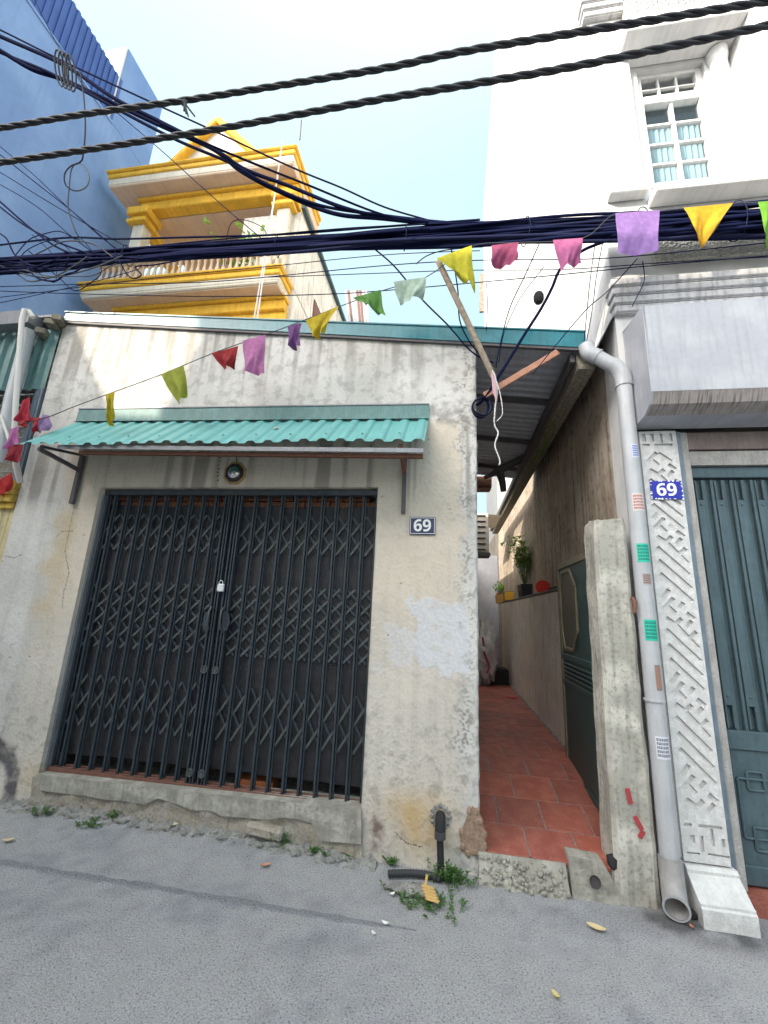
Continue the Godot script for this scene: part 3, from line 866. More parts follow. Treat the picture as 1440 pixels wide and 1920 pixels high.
# ------------------------------------------------------------------ awning
func make_awning() -> void:
	var a := thing("awning", "small teal corrugated awning over the folding gate with a grey flashing", "awning", Vector3(-1.84, 2.35, 0.2))
	var x0 := -3.49; var x1 := -0.187
	var sh := MB.new()
	var prof := []
	var x := x0
	var per := 0.1376
	while x < x1 - 0.01:
		for q in [[0.0, 0.0], [0.35, 0.0], [0.47, 0.8], [0.56, 1.0], [0.74, 1.0], [0.83, 0.8], [0.95, 0.05]]:
			prof.append(Vector2(x + q[0] * per, q[1] * 0.021))
		x += per
	prof.append(Vector2(x1, 0))
	var rows := 6
	for j in rows:
		var f0 := float(j) / rows; var f1 := float(j + 1) / rows
		for i in prof.size() - 1:
			var p: Vector2 = prof[i]; var q: Vector2 = prof[i + 1]
			var pt := func(pp: Vector2, f: float) -> Vector3:
				var e := (pp.x - x0) / (x1 - x0)
				var sag := 0.006 * sin(pp.x * 5.0) * f
				return Vector3(pp.x, lerpf(3.135, 2.735, f) - 0.065 * e * (1.0 - f) - 0.02 * e * f + pp.y + sag, lerpf(0.012, 0.435, f) - 0.02 * e * f)
			sh.quad(pt.call(p, f1), pt.call(q, f1), pt.call(q, f0), pt.call(p, f0))
	obj("corrugated_sheet", sh, M.teal_sheet, a)
	var fl := MB.new()
	fl.prism(PackedVector2Array([Vector2(-3.485, 3.146), Vector2(-0.183, 3.076), Vector2(-0.185, 3.208), Vector2(-3.475, 3.276)]), 0.006, 0.012)
	fl.quad(Vector3(-3.487, 3.148, 0.012), Vector3(-3.49, 3.132, 0.055), Vector3(-0.187, 3.062, 0.055), Vector3(-0.183, 3.078, 0.012))
	obj("flashing", fl, M.teal_flash, a)
	var rim := MB.new()
	rim.bar(Vector3(-3.475, 3.278, 0.01), Vector3(-0.185, 3.21, 0.01), 0.01, 0.018)
	obj("flashing_rim", rim, M.galv, a)
	var bm := MB.new()
	bm.bar(P(150, 849, 0.36), P(793, 856, 0.36), 0.03, 0.03, Vector3.BACK, 0.002)
	obj("front_beam", bm, M.rust, a)
	var bd := MB.new()
	bd.bar(P(108, 838, 0.40), P(795, 845, 0.40), 0.035, 0.012, Vector3.BACK, 0.002)
	obj("edge_batten", bd, M.galv, a)
	# wall brackets
	var bl := MB.new()
	bl.span(Vector3(-3.325, 2.35, 0.008), Vector3(-3.285, 2.80, 0.04), 0.002)
	obj("bracket_upright", bl, M.steel_dark, a)
	var al := MB.new()
	al.bar(Vector3(-3.33, 2.715, 0.40), Vector3(-3.305, 2.66, 0.03), 0.03, 0.03, Vector3.RIGHT, 0.002)
	obj("bracket_arm", al, M.steel_dark, a)
	var al2 := MB.new()
	al2.bar(Vector3(-3.30, 2.80, 0.03), Vector3(-3.32, 2.735, 0.40), 0.022, 0.022, Vector3.RIGHT, 0.002)
	obj("bracket_arm", al2, M.steel_dark, a)
	var b2 := MB.new()
	b2.span(Vector3(-0.378, 2.29, 0.008), Vector3(-0.348, 2.82, 0.036), 0.002)
	obj("bracket_upright", b2, M.steel_dark, a)
	var a2 := MB.new()
	a2.bar(Vector3(-0.363, 2.62, 0.03), Vector3(-0.36, 2.70, 0.37), 0.03, 0.03, Vector3.RIGHT, 0.002)
	obj("bracket_arm", a2, M.rust, a)
	# screws
	var sc := MB.new()
	sc.lathe(Vector3.ZERO, [[0.0, 0.006], [0.007, 0.005], [0.009, 0.0]], 8)
	var scm := sc.mesh()
	for k in 12:
		put("screw", scm, M.teal_flash, a, Transform3D(Basis(Vector3.RIGHT, 0.75), Vector3(-3.40 + k * 0.2752, 2.815 + 0.026 - 0.003 * k, 0.345)))
	# dry scrap lying on the sheet
	var wr := MB.new()
	wr.rock(P(519, 803, 0.2) + Vector3(0, 0.0, 0), Vector3(0.035, 0.012, 0.02), 4)
	one("white_scrap", wr, mat(lin(0.65, 0.62, 0.58), 0.8), "small pale scrap lying on the teal awning", "scrap")

func plate(at: Vector3, w: float, h: float, blue: Color, label: String, turn := 0.0, chipped := false) -> void:
	var p := thing("number_plate", label, "number plate", at)
	var b := MB.new()
	b.cbox(at + Vector3(0, 0, 0.003), Vector3(w, h, 0.006), 0.0015, Basis(Vector3.BACK, turn))
	obj("plate", b, mat(blue, 0.35), p)
	var white := mat(lin(0.80, 0.80, 0.80), 0.45)
	var bs := Basis(Vector3.BACK, turn)
	if not chipped:
		for q in [[Vector3(0, h * 0.5 - 0.008, 0), Vector3(w - 0.01, 0.004, 0.002)], [Vector3(0, -h * 0.5 + 0.008, 0), Vector3(w - 0.01, 0.004, 0.002)], [Vector3(w * 0.5 - 0.007, 0, 0), Vector3(0.004, h - 0.012, 0.002)], [Vector3(-w * 0.5 + 0.007, 0, 0), Vector3(0.004, h - 0.012, 0.002)]]:
			var e := MB.new()
			e.box(at + bs * (q[0] + Vector3(0, 0, 0.0068)), q[1], bs)
			obj("border", e, white, p)
	else:
		var r := RandomNumberGenerator.new(); r.seed = 12
		for k in 34:
			var side := k % 4
			var f := r.randf_range(-0.5, 0.5)
			var q := Vector3(f * w, (h * 0.5 - 0.003) * (1 if side == 0 else -1), 0) if side < 2 else Vector3((w * 0.5 - 0.003) * (1 if side == 2 else -1), f * h, 0)
			var e := MB.new()
			e.rock(at + bs * (q + Vector3(0, 0, 0.006)), Vector3(r.randf_range(0.004, 0.011), r.randf_range(0.003, 0.008), 0.002), k)
			obj("chip", e, white, p)
	var font := SystemFont.new()
	font.font_names = PackedStringArray(["Droid Sans"]); font.font_weight = 700
	var tm := TextMesh.new()
	tm.text = "69"; tm.font = font; tm.font_size = 64; tm.depth = 0.002; tm.pixel_size = h * 0.0145
	tm.curve_step = 0.8
	var t := put("digits", tm, white, p, Transform3D(bs, at + Vector3(0, 0.0, 0.0075)))
	t.name = "digits"

# ------------------------------------------------------------------ alley
func floor_y(z: float) -> float:
	return lerpf(0.132, 0.34, sstep(0.1, -1.35, z) if z > -1.35 else 1.0) if z < 0.0 else 0.132
func make_alley() -> void:
	var base := MB.new()
	base.grid(4, 60, func(s: float, t: float):
		var z := -0.004 - 8.5 * t
		return Vector3(lerpf(0.19, 1.30, s), floor_y(z) - 0.007, z))
	base.quad(Vector3(0.19, -0.05, 0.0), Vector3(1.3, -0.05, 0.0), Vector3(1.3, 0.124, -0.002), Vector3(0.19, 0.124, -0.002))
	var fl := obj("alley_floor", base, M.grout)
	struct(fl)
	var row := 0
	var z := 0.004
	while z > -6.4:
		var dz := 0.292
		var off := 0.0 if row % 2 == 0 else 0.155
		var x := 0.505 - 0.62 + off
		while x < 1.12:
			var xa := maxf(x, 0.197); var xb := minf(x + 0.300, 1.115)
			if row == 0 and xb > 1.0: xb = 1.0
			if xb - xa > 0.03:
				var za := z; var zb := z - dz
				var tl := MB.new()
				var ya := floor_y(za) + rng.randf_range(-0.002, 0.002); var yb := floor_y(zb) + rng.randf_range(-0.002, 0.002)
				var c := Vector3((xa + xb) * 0.5, (ya + yb) * 0.5 - 0.012, (za + zb) * 0.5)
				var len := Vector2(dz, ya - yb).length()
				tl.cbox(c, Vector3(xb - xa, 0.024, len), 0.003, Basis(Vector3.RIGHT, atan2(yb - ya, dz)))
				obj("tile", tl, M.tile[rng.randi() % 4], fl)
			x += 0.310
		z -= 0.302
		row += 1
	# long side wall of the white building is built with it; here the low wall with its ledge
	var lw := thing("low_wall", "low whitewashed wall along the alley carrying flower pots on its ledge", "wall", Vector3(1.2, 0.34, -4.0))
	var b := MB.new()
	b.span(Vector3(1.12, 0.2, -6.6), Vector3(1.285, 1.855, -1.40), 0.008)
	obj("wall_face", b, M.low_wall, lw)
	var cp := MB.new()
	cp.span(Vector3(1.112, 1.858, -6.6), Vector3(1.285, 1.885, -1.40), 0.004)
	obj("ledge", cp, M.steel_dark, lw)
	var ft := MB.new()
	for k in 30:
		ft.rock(Vector3(1.115, 0.345, -1.45 - k * 0.17), Vector3(0.02, 0.02, 0.10), k)
	stuff(obj("mortar_foot", ft, M.rubble, lw))
	# open leaf of the alley gate, folded back against the wall
	var d := thing("alley_gate_leaf", "open dark green metal gate leaf standing against the alley wall", "gate", Vector3(1.1, 0.3, -0.9))
	var zn := -0.30; var zf := -1.37
	var y0 := 0.235; var y1 := 2.09; var X := 1.075
	var sheet := MB.new()
	sheet.span(Vector3(X, y0 + 0.03, zf + 0.02), Vector3(X + 0.02, y1 - 0.02, zn - 0.02))
	obj("sheet", sheet, M.green_door, d)
	for q in [[y0, y0 + 0.05], [y1 - 0.05, y1], [1.20, 1.25], [0.98, 1.02]]:
		var r := MB.new()
		r.span(Vector3(X - 0.012, q[0], zf + 0.051), Vector3(X + 0.028, q[1], zn - 0.051), 0.003)
		obj("rail", r, M.green_door if q[0] < 1.9 else M.green_trim, d)
	for q in [[zf, zf + 0.05], [zn - 0.05, zn]]:
		var r := MB.new()
		r.span(Vector3(X - 0.012, y0, q[0]), Vector3(X + 0.028, y1, q[1]), 0.003)
		obj("stile", r, M.green_trim if q[0] == zf else M.green_door, d)
	# raised eight-sided moulding on the upper panel
	var hex := [Vector2(zf + 0.16, 2.0), Vector2(zf + 0.44, 2.0), Vector2(zf + 0.60, 1.84), Vector2(zf + 0.60, 1.46), Vector2(zf + 0.44, 1.30), Vector2(zf + 0.16, 1.30), Vector2(zf + 0.10, 1.46), Vector2(zf + 0.10, 1.84)]
	for k in 8:
		var p: Vector2 = hex[k]; var q: Vector2 = hex[(k + 1) % 8]
		var r := MB.new()
		r.bar(Vector3(X - 0.008, p.y, p.x), Vector3(X - 0.008, q.y, q.x), 0.028, 0.016, Vector3.LEFT, 0.003)
		obj("moulding", r, M.green_trim, d)
	var pn := MB.new()
	pn.prismx(PackedVector2Array(hex), X - 0.004, X - 0.001)
	obj("upper_panel", pn, M.door_pane, d)
	for k in 4:
		var r := MB.new()
		r.cbox(Vector3(X - 0.006, 1.05 + k * 0.036, (zf + zn) * 0.5), Vector3(0.012, 0.030, zn - zf - 0.22), 0.002, Basis(Vector3.BACK, 0.5))
		obj("louvre", r, M.green_door, d)
	# concrete post at the mouth of the alley
	var post := thing("concrete_post", "stained leaning concrete post beside the grey drainpipe", "post", Vector3(1.08, 0, -0.04))
	var pm := MB.new()
	var pn2 := FastNoiseLite.new(); pn2.seed = 21; pn2.frequency = 2.6; pn2.fractal_octaves = 3
	var ring := [Vector2(0.0, 0.10), Vector2(0.02, 0.12), Vector2(0.2, 0.12), Vector2(0.225, 0.10), Vector2(0.225, -0.10), Vector2(0.0, -0.10)]
	var lev := 44
	var gridp := []
	for j in lev + 1:
		var y := lerpf(-0.06, 2.25, float(j) / lev)
		var rowp := []
		var outl := []
		for k in 6:
			for s in 6: outl.append(ring[k].lerp(ring[(k + 1) % 6], s / 6.0))
		for q in outl:
			var taper := 1.0 - 0.12 * y / 2.25
			var x: float = lerpf(0.962, 0.985, y / 2.25) + q.x * taper * 1.06
			var zz: float = -0.055 + q.y
			var nn := pn2.get_noise_3d(x * 1.5, y, zz * 1.5) * 0.012
			var dir := Vector2(q.x - 0.11, q.y).normalized()
			var yy := y
			if j == lev: yy += pn2.get_noise_2d(x * 9.0, zz * 9.0) * 0.03
			if j >= lev - 1:
				var k2 := 0.93 if j == lev else 0.985
				x = 1.09 + (x - 1.09) * k2; zz = -0.055 + (zz + 0.055) * k2
			rowp.append(Vector3(x + dir.x * nn, yy, zz + dir.y * nn))
		gridp.append(rowp)
	for j in lev:
		var m: int = gridp[j].size()
		for k in m:
			var k1 := (k + 1) % m
			pm.face([gridp[j][k], gridp[j][k1], gridp[j + 1][k1]], gridp[j][k] - Vector3(1.09, gridp[j][k].y, -0.055))
			pm.face([gridp[j][k], gridp[j + 1][k1], gridp[j + 1][k]], gridp[j][k] - Vector3(1.09, gridp[j][k].y, -0.055))
	var topc := Vector3(1.09, 2.27, -0.055)
	for k in gridp[lev].size(): pm.face([gridp[lev][k], gridp[lev][(k + 1) % gridp[lev].size()], topc], Vector3.UP)
	obj("shaft", pm, M.post, post)
	# red painted strokes
	var red := mat(lin(0.36, 0.045, 0.05), 0.8)
	for q in [[[1176, 1478], [1183, 1508]], [[1190, 1530], [1204, 1556]], [[1199, 1571], [1207, 1558]]]:
		var st := MB.new()
		var A := P(q[0][0], q[0][1], 0.078); var B := P(q[1][0], q[1][1], 0.078)
		st.bar(A, B, 0.026, 0.004, Vector3.BACK, 0.001)
		obj("red_mark", st, red, post)
	# gate hinge peg
	var hg := MB.new()
	hg.tube([P(1186, 1122, 0.05), P(1190, 1128, 0.10), P(1190, 1150, 0.10)], 0.012, 8)
	obj("hinge_peg", hg, M.rust, post)
	# back of the alley: house wall on the left behind, air conditioner, hanging things
	var rw := MB.new()
	rw.span(Vector3(-3.9, -0.05, -9.0), Vector3(0.42, 3.1, -4.9))
	one("rear_house", rw, M.beige, "plain rear house wall deep in the alley behind the low house", "house")
	var ew := MB.new()
	ew.span(Vector3(0.43, -0.05, -9.3), Vector3(1.27, 3.2, -8.6))
	one("alley_end_wall", ew, M.canopy, "bluish wall closing the far end of the alley", "wall")
	var rr := MB.new()
	for k in 24:
		var f0 := k / 24.0; var f1 := (k + 1) / 24.0
		var bump := 0.03 if k % 2 == 0 else 0.0
		var bump2 := 0.03 if k % 2 == 1 else 0.0
		rr.quad(Vector3(0.2, 3.55 + bump, lerpf(-5.2, -6.4, f0)), Vector3(1.05, 3.50 + bump, lerpf(-5.2, -6.4, f0)), Vector3(1.05, 3.50 + bump2, lerpf(-5.2, -6.4, f1)), Vector3(0.2, 3.55 + bump2, lerpf(-5.2, -6.4, f1)))
	one("rear_roof_sheet", rr, M.beige, "pale corrugated roof sheet over the far part of the alley", "roof sheet")
	var ac := thing("air_conditioner", "beige outdoor air conditioner unit hung high in the alley", "air conditioner", Vector3(0.4, 2.0, -4.4))
	var ab := MB.new()
	var c0 := P(893, 962, -4.3); var c1 := P(917, 1036, -4.3)
	ab.span(Vector3(c0.x - 0.25, c1.y, -4.65), Vector3(c1.x, c0.y, -4.3), 0.012)
	obj("casing", ab, mat(lin(0.55, 0.50, 0.44), 0.6), ac)
	for k in 7:
		var s := MB.new()
		s.box(Vector3((c0.x + c1.x) * 0.5 - 0.1, lerpf(c1.y + 0.05, c0.y - 0.05, k / 6.0), -4.29), Vector3(0.30, 0.02, 0.012))
		obj("grille_slat", s, M.dark, ac)
	var bk := MB.new()
	bk.span(Vector3(c0.x - 0.25, c1.y - 0.06, -4.65), Vector3(c1.x + 0.02, c1.y - 0.01, -4.25))
	obj("bracket", bk, M.steel_dark, ac)
	# rubbish bag
	var bg := thing("rubbish_bag", "white plastic bag of rubbish leaning in the alley", "bag", Vector3(0.6, 0.34, -5.2))
	var bb := MB.new()
	var bn := FastNoiseLite.new(); bn.seed = 4; bn.frequency = 2.6; bn.fractal_octaves = 3
	var bc := P(905, 1222, -5.2)
	bb.grid(28, 20, func(s: float, t: float):
		var th: float = TAU * s; var ph: float = PI * t
		var dir := Vector3(sin(ph) * cos(th), -cos(ph), sin(ph) * sin(th))
		var r := 1.0 + bn.get_noise_3dv(dir * 1.3) * 0.45
		return Vector3(bc.x, bc.y, bc.z) + Vector3(dir.x * 0.30, dir.y * 0.52, dir.z * 0.28) * r)
	obj("sack", bb, mat(lin(0.52, 0.50, 0.50), 0.35), bg)
	var bs2 := MB.new()
	bs2.tube([P(905, 1195, -4.92), P(908, 1225, -4.9), P(918, 1250, -4.9), P(912, 1262, -4.9)], 0.02, 6)
	obj("red_print", bs2, mat(lin(0.30, 0.03, 0.05), 0.6), bg)
	var bx := MB.new()
	bx.span(Vector3(0.42, 0.34, -5.75), Vector3(1.08, 0.62, -5.35), 0.02)
	one("black_crate", bx, M.dark, "black crate on the alley floor behind the rubbish bag", "crate")
	# red scrap on the alley tiles
	var rs := MB.new()
	rs.rock(PY(960, 1308, 0.352), Vector3(0.10, 0.012, 0.07), 3)
	one("red_scrap", rs, mat(lin(0.45, 0.03, 0.06), 0.6), "crumpled red scrap lying on the alley tiles", "scrap")
	# pots on the ledge
	make_pots()
	# kerb of rough concrete under the first tiles
	var kb := MB.new()
	kb.grid(34, 8, func(s: float, t: float):
		var x := lerpf(0.185, 0.70, s)
		var yy := lerpf(-0.03, 0.128, t)
		var nz := und.get_noise_2d(x * 14.0, t * 4.0) * 0.03
		return Vector3(x, yy, lerpf(0.125, 0.012, pow(t, 0.7)) + nz * (1.0 - t * t)), false)
	var kerb := thing("alley_threshold", "rough pebbly concrete threshold below the red alley tiles", "threshold", Vector3(0.6, 0, 0.05))
	obj("pebbly_concrete", kb, M.concrete, kerb)
	var pr := RandomNumberGenerator.new(); pr.seed = 10
	var pb := MB.new()
	for k in 130:
		var t := pr.randf()
		var x := pr.randf_range(0.20, 0.69)
		pb.rock(Vector3(x, lerpf(0.0, 0.115, t), lerpf(0.112, 0.025, pow(t, 0.7))), Vector3.ONE * pr.randf_range(0.006, 0.016), k + 500)
	stuff(obj("pebbles", pb, M.concrete, kerb))
	var sb := MB.new()
	var sp := PackedVector2Array()
	for q in [[1073, 1619], [1140, 1632], [1178, 1700], [1075, 1694]]:
		var p := P(q[0], q[1], 0.09); sp.append(Vector2(p.x, p.y))
	sb.prism(sp, 0.0, 0.10)
	for i in sb.v.size():
		var p := sb.v[i]
		sb.v[i].z -= (p.y + 0.05) * 0.45
	var slab := obj("stone_slab", sb, M.concrete, kerb)
	var hl := MB.new()
	hl.lathe(P(1118, 1658, 0.088) + Vector3(0, 0, -0.02), [[0.0, -0.008], [0.022, -0.004], [0.028, 0.004], [0.032, 0.006]], 12, Basis(Vector3.RIGHT, PI / 2 - 0.4))
	obj("hole", hl, M.inside, slab)
	for q in [[1150, 1615, 0.05, 0.055, 1], [1160, 1622, 0.03, 0.05, 2]]:
		var r := MB.new()
		r.rock(P(q[0], q[1], 0.03), Vector3(0.05, 0.05, 0.04), q[4])
		one("black_plastic", r, M.dark, "crumpled black plastic stuffed between the threshold and the post", "plastic", "black plastic by the post")

func leaf_blade(b: MB, at: Vector3, dir: Vector3, l: float, w: float) -> void:
	var side := dir.cross(Vector3.UP).normalized()
	if side.length() < 0.1: side = Vector3.RIGHT
	var up := side.cross(dir).normalized()
	var m := at + dir * l * 0.5 + up * l * 0.08
	b.tri(at, m - side * w * 0.5, m + side * w * 0.5 * 0.0 + up * 0.0)
	b.tri(at, m, m + side * w * 0.5)
	var e := at + dir * l - up * l * 0.05
	b.tri(m - side * w * 0.5, e, m)
	b.tri(m, e, m + side * w * 0.5)

func shrub(parent: Node, at: Vector3, h: float, spread: float, nst: int, lf: float, seed_: int, m: Material) -> void:
	var r := RandomNumberGenerator.new(); r.seed = seed_
	var st := MB.new(); var lv := MB.new()
	for k in nst:
		var tip := at + Vector3(r.randfn(0, spread), h * r.randf_range(0.6, 1.0), r.randfn(0, spread))
		var mid := at.lerp(tip, 0.5) + Vector3(r.randfn(0, spread * 0.2), h * 0.08, r.randfn(0, spread * 0.2))
		st.tube([at, mid, tip], [0.004, 0.003, 0.0015], 5)
		for q in 14:
			var f := r.randf_range(0.3, 1.0)
			var p := at.lerp(mid, f * 2.0) if f < 0.5 else mid.lerp(tip, f * 2.0 - 1.0)
			leaf_blade(lv, p, Vector3(r.randfn(), r.randfn(0.2, 0.5), r.randfn()).normalized(), lf * r.randf_range(0.6, 1.2), lf * 0.55)
	obj("stem", st, M.leaf, parent)
	obj("foliage", lv, m, parent)

func make_pots() -> void:
	var specs := [[980, 1112, 0.115, "black", "green seedling in a black plastic planter on the alley ledge"], [950, 1118, 0.10, "grey", "grey planter with a yellow stripe on the alley ledge"], [934, 1122, 0.10, "yellow", "orange-flowered pot at the far end of the alley ledge"]]
	var k := 0
	for s in specs:
		var p := PX(s[0], s[1], 1.16)
		var y := 1.887
		var base := Vector3(1.19, y, p.z)
		var t := thing("flower_pot", s[4], "flower pot", base, "flower pots on the alley ledge")
		var b := MB.new()
		var w: float = 0.17; var hh := 0.20; var ln := 0.42 if k == 0 else 0.34
		var poly := PackedVector2Array([Vector2(-ln * 0.42, 0), Vector2(ln * 0.42, 0), Vector2(ln * 0.5, hh), Vector2(-ln * 0.5, hh)])
		for q in [-1.0, 1.0]:
			b.face([base + Vector3(q * w * 0.42, 0, -ln * 0.42), base + Vector3(q * w * 0.42, 0, ln * 0.42), base + Vector3(q * w * 0.5, hh, ln * 0.5), base + Vector3(q * w * 0.5, hh, -ln * 0.5)], Vector3(q, 0, 0))
			b.face([base + Vector3(-w * 0.42, 0, q * ln * 0.42), base + Vector3(w * 0.42, 0, q * ln * 0.42), base + Vector3(w * 0.5, hh, q * ln * 0.5), base + Vector3(-w * 0.5, hh, q * ln * 0.5)], Vector3(0, 0, q))
		b.span(base + Vector3(-w * 0.48, hh - 0.03, -ln * 0.48), base + Vector3(w * 0.48, hh - 0.02, ln * 0.48))
		obj("pot", b, mat([lin(0.012, 0.012, 0.014), lin(0.10, 0.10, 0.11), lin(0.40, 0.22, 0.05)][k], 0.5), t)
		if k == 1:
			var sp := MB.new()
			sp.span(base + Vector3(-w * 0.52, 0.02, ln * 0.44), base + Vector3(w * 0.5, hh - 0.01, ln * 0.52))
			obj("yellow_stripe", sp, mat(lin(0.6, 0.33, 0.02), 0.6), t)
		if k == 0: shrub(t, base + Vector3(0, hh - 0.02, 0.02), 0.85, 0.19, 26, 0.10, 5, M.leaf_light)
		elif k == 2:
			shrub(t, base + Vector3(0, hh - 0.02, 0), 0.34, 0.14, 14, 0.09, 6, M.leaf_light)
			var fw := MB.new()
			for q in 5: fw.rock(base + Vector3(rng.randf_range(-0.08, 0.06), hh + 0.03, rng.randf_range(-0.12, 0.12)), Vector3(0.035, 0.03, 0.035), q)
			stuff(obj("flowers", fw, mat(lin(0.6, 0.16, 0.03), 0.7), t))
		k += 1
	var f := thing("red_funnel", "small red plastic funnel lying on the alley ledge", "funnel", PX(1020, 1112, 1.17))
	var fb := MB.new()
	var fp := PX(1017, 1100, 1.16)
	fb.lathe(fp, [[0.0, 0.15], [0.018, 0.15], [0.022, 0.09], [0.085, 0.0], [0.09, -0.01], [0.0, -0.01]], 16, Basis(Vector3.RIGHT, -1.2))
	obj("cone", fb, mat(lin(0.50, 0.03, 0.02), 0.5), f)
	var tr := MB.new()
	tr.cbox(PX(1045, 1103, 1.18), Vector3(0.10, 0.03, 0.45), 0.008)
	one("dark_trowel", tr, M.dark, "flat dark tool lying on the alley ledge beside the red funnel", "tool")

# ------------------------------------------------------------------ white townhouse on the right
func stripes(b: MB, x0: float, x1: float, y0: float, n: int, step: float, z0: float, dz: float) -> void:
	for k in n:
		b.span(Vector3(x0 - 0.012 * k, y0 + k * step + 0.004, -0.05), Vector3(x1, y0 + (k + 1) * step - 0.004, z0 + dz * k), 0.006)
		b.span(Vector3(x0, y0 + k * step - 0.004, -0.05), Vector3(x1, y0 + k * step + 0.004, z0 + dz * k - 0.014))

func make_townhouse() -> void:
	var h := thing("white_townhouse", "tall sunlit white townhouse with a barred window above a grey canopy", "house", Vector3(3.2, 0, -4.0))
	var XL := 1.28
	# long side wall, white above the alley roof
	var sw := MB.new()
	sw.quad(Vector3(XL, 3.95, -12.0), Vector3(XL, 3.95, 0.0), Vector3(XL, 20.4, 0.0), Vector3(XL, 18.8, -12.0))
	sw.quad(Vector3(6.5, -0.05, -12.0), Vector3(XL, -0.05, -12.0), Vector3(XL, 18.8, -12.0), Vector3(6.5, 18.8, -12.0))
	sw.quad(Vector3(XL, 18.8, -12.0), Vector3(XL, 20.4, 0.0), Vector3(6.5, 20.4, 0.0), Vector3(6.5, 18.8, -12.0))
	sw.quad(Vector3(6.5, -0.05, 0.0), Vector3(6.5, -0.05, -12.0), Vector3(6.5, 18.8, -12.0), Vector3(6.5, 20.4, 0.0))
	obj("side_wall", sw, M.white, h)
	var lw := MB.new()
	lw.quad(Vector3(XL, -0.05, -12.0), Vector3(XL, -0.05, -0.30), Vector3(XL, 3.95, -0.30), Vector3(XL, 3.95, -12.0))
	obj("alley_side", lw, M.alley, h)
	var cs := MB.new()
	cs.quad(Vector3(XL, -0.05, -0.30), Vector3(XL, -0.05, 0.0), Vector3(XL, 3.95, 0.0), Vector3(XL, 3.95, -0.30))
	obj("corner_return", cs, M.white_trim, h)
	# front: wall panels round the window opening and the doorway
	var fw := MB.new()
	var wx0 := 1.67; var wx1 := 2.23; var wy0 := 5.05; var wy1 := 6.56
	for q in [[XL, wx0, 2.952, 20.4], [wx1, 6.5, 2.952, 20.4], [wx0, wx1, 2.952, wy0], [wx0, wx1, wy1, 20.4]]:
		fw.quad(Vector3(q[0], q[2], 0), Vector3(q[1], q[2], 0), Vector3(q[1], q[3], 0), Vector3(q[0], q[3], 0))
	fw.quad(Vector3(XL, -0.05, 0), Vector3(1.36, -0.05, 0), Vector3(1.36, 2.93, 0), Vector3(XL, 2.93, 0))
	for q in [[wx0, 1.0], [wx1, -1.0]]:
		fw.face([Vector3(q[0], wy0, 0), Vector3(q[0], wy0, -0.16), Vector3(q[0], wy1, -0.16), Vector3(q[0], wy1, 0)], Vector3(q[1], 0, 0))
	fw.quad(Vector3(wx0, wy1, 0), Vector3(wx1, wy1, 0), Vector3(wx1, wy1, -0.16), Vector3(wx0, wy1, -0.16))
	fw.quad(Vector3(wx0, wy0, -0.16), Vector3(wx1, wy0, -0.16), Vector3(wx1, wy0, 0), Vector3(wx0, wy0, 0))
	obj("front_wall", fw, M.white, h)
	# room behind the window
	var rm := MB.new()
	rm.quad(Vector3(wx0 - 0.4, wy0 - 0.2, -1.0), Vector3(wx1 + 0.4, wy0 - 0.2, -1.0), Vector3(wx1 + 0.4, wy1 + 0.2, -1.0), Vector3(wx0 - 0.4, wy1 + 0.2, -1.0))
	obj("room_back", rm, M.room, h)
	# pilasters and shallow mouldings beside the window
	var ps := MB.new()
	ps.span(Vector3(1.47, 5.26, 0.002), Vector3(1.585, 6.60, 0.07), 0.006)
	obj("pilaster", ps, M.white_trim, h)
	var p3 := MB.new()
	p3.span(Vector3(1.30, 5.06, 0.002), Vector3(1.60, 5.24, 0.10), 0.008)
	p3.span(Vector3(1.44, 5.242, 0.002), Vector3(1.61, 5.29, 0.085), 0.006)
	obj("pilaster_base", p3, M.white_trim, h)
	var co := MB.new()
	co.lathe(Vector3(2.33, 5.09, 0.02), [[0.09, 0.0], [0.09, 0.16], [0.075, 0.18], [0.065, 0.24], [0.065, 1.38], [0.08, 1.42], [0.085, 1.50]], 20)
	obj("engaged_column", co, M.white_trim, h)
	var rb := MB.new()
	rb.span(Vector3(2.44, 5.06, 0.002), Vector3(3.3, 8.4, 0.30), 0.008)
	obj("projecting_bay", rb, M.white_trim, h)
	# balcony slab over the window and what stands on it
	var sl := MB.new()
	sl.span(Vector3(1.49, 6.605, 0.002), Vector3(2.438, 6.80, 0.285), 0.006)
	obj("balcony_slab", sl, M.white_trim, h)
	var st := MB.new()
	st.span(Vector3(1.60, 6.803, 0.002), Vector3(2.40, 7.7, 0.24), 0.006)
	obj("rough_panel", st, M.stucco, h)
	var c2 := MB.new()
	stripes(c2, 1.24, 1.598, 7.30, 3, 0.07, 0.06, 0.02)
	obj("upper_cornice", c2, M.cornice, h)
	# sill and rough panel below the window
	var si := MB.new()
	si.span(Vector3(1.62, 4.965, 0.002), Vector3(3.3, 5.045, 0.16), 0.006)
	obj("window_sill", si, M.white_trim, h)
	var sp := MB.new()
	sp.span(Vector3(1.60, 4.40, 0.002), Vector3(3.2, 4.80, 0.03), 0.006)
	obj("rough_panel", sp, M.stucco, h)
	# window
	var wn := MB.new()
	var wz := -0.10
	wn.span(Vector3(wx0, wy0, wz), Vector3(wx0 + 0.05, wy1, wz + 0.06), 0.004)
	wn.span(Vector3(wx1 - 0.05, wy0, wz), Vector3(wx1, wy1, wz + 0.06), 0.004)
	wn.span(Vector3(wx0 + 0.05, wy1 - 0.04, wz), Vector3(wx1 - 0.05, wy1, wz + 0.06), 0.004)
	wn.span(Vector3(wx0 + 0.05, 6.19, wz), Vector3(wx1 - 0.05, 6.28, wz + 0.07), 0.004)
	var win := obj("window", wn, M.white_trim, h)
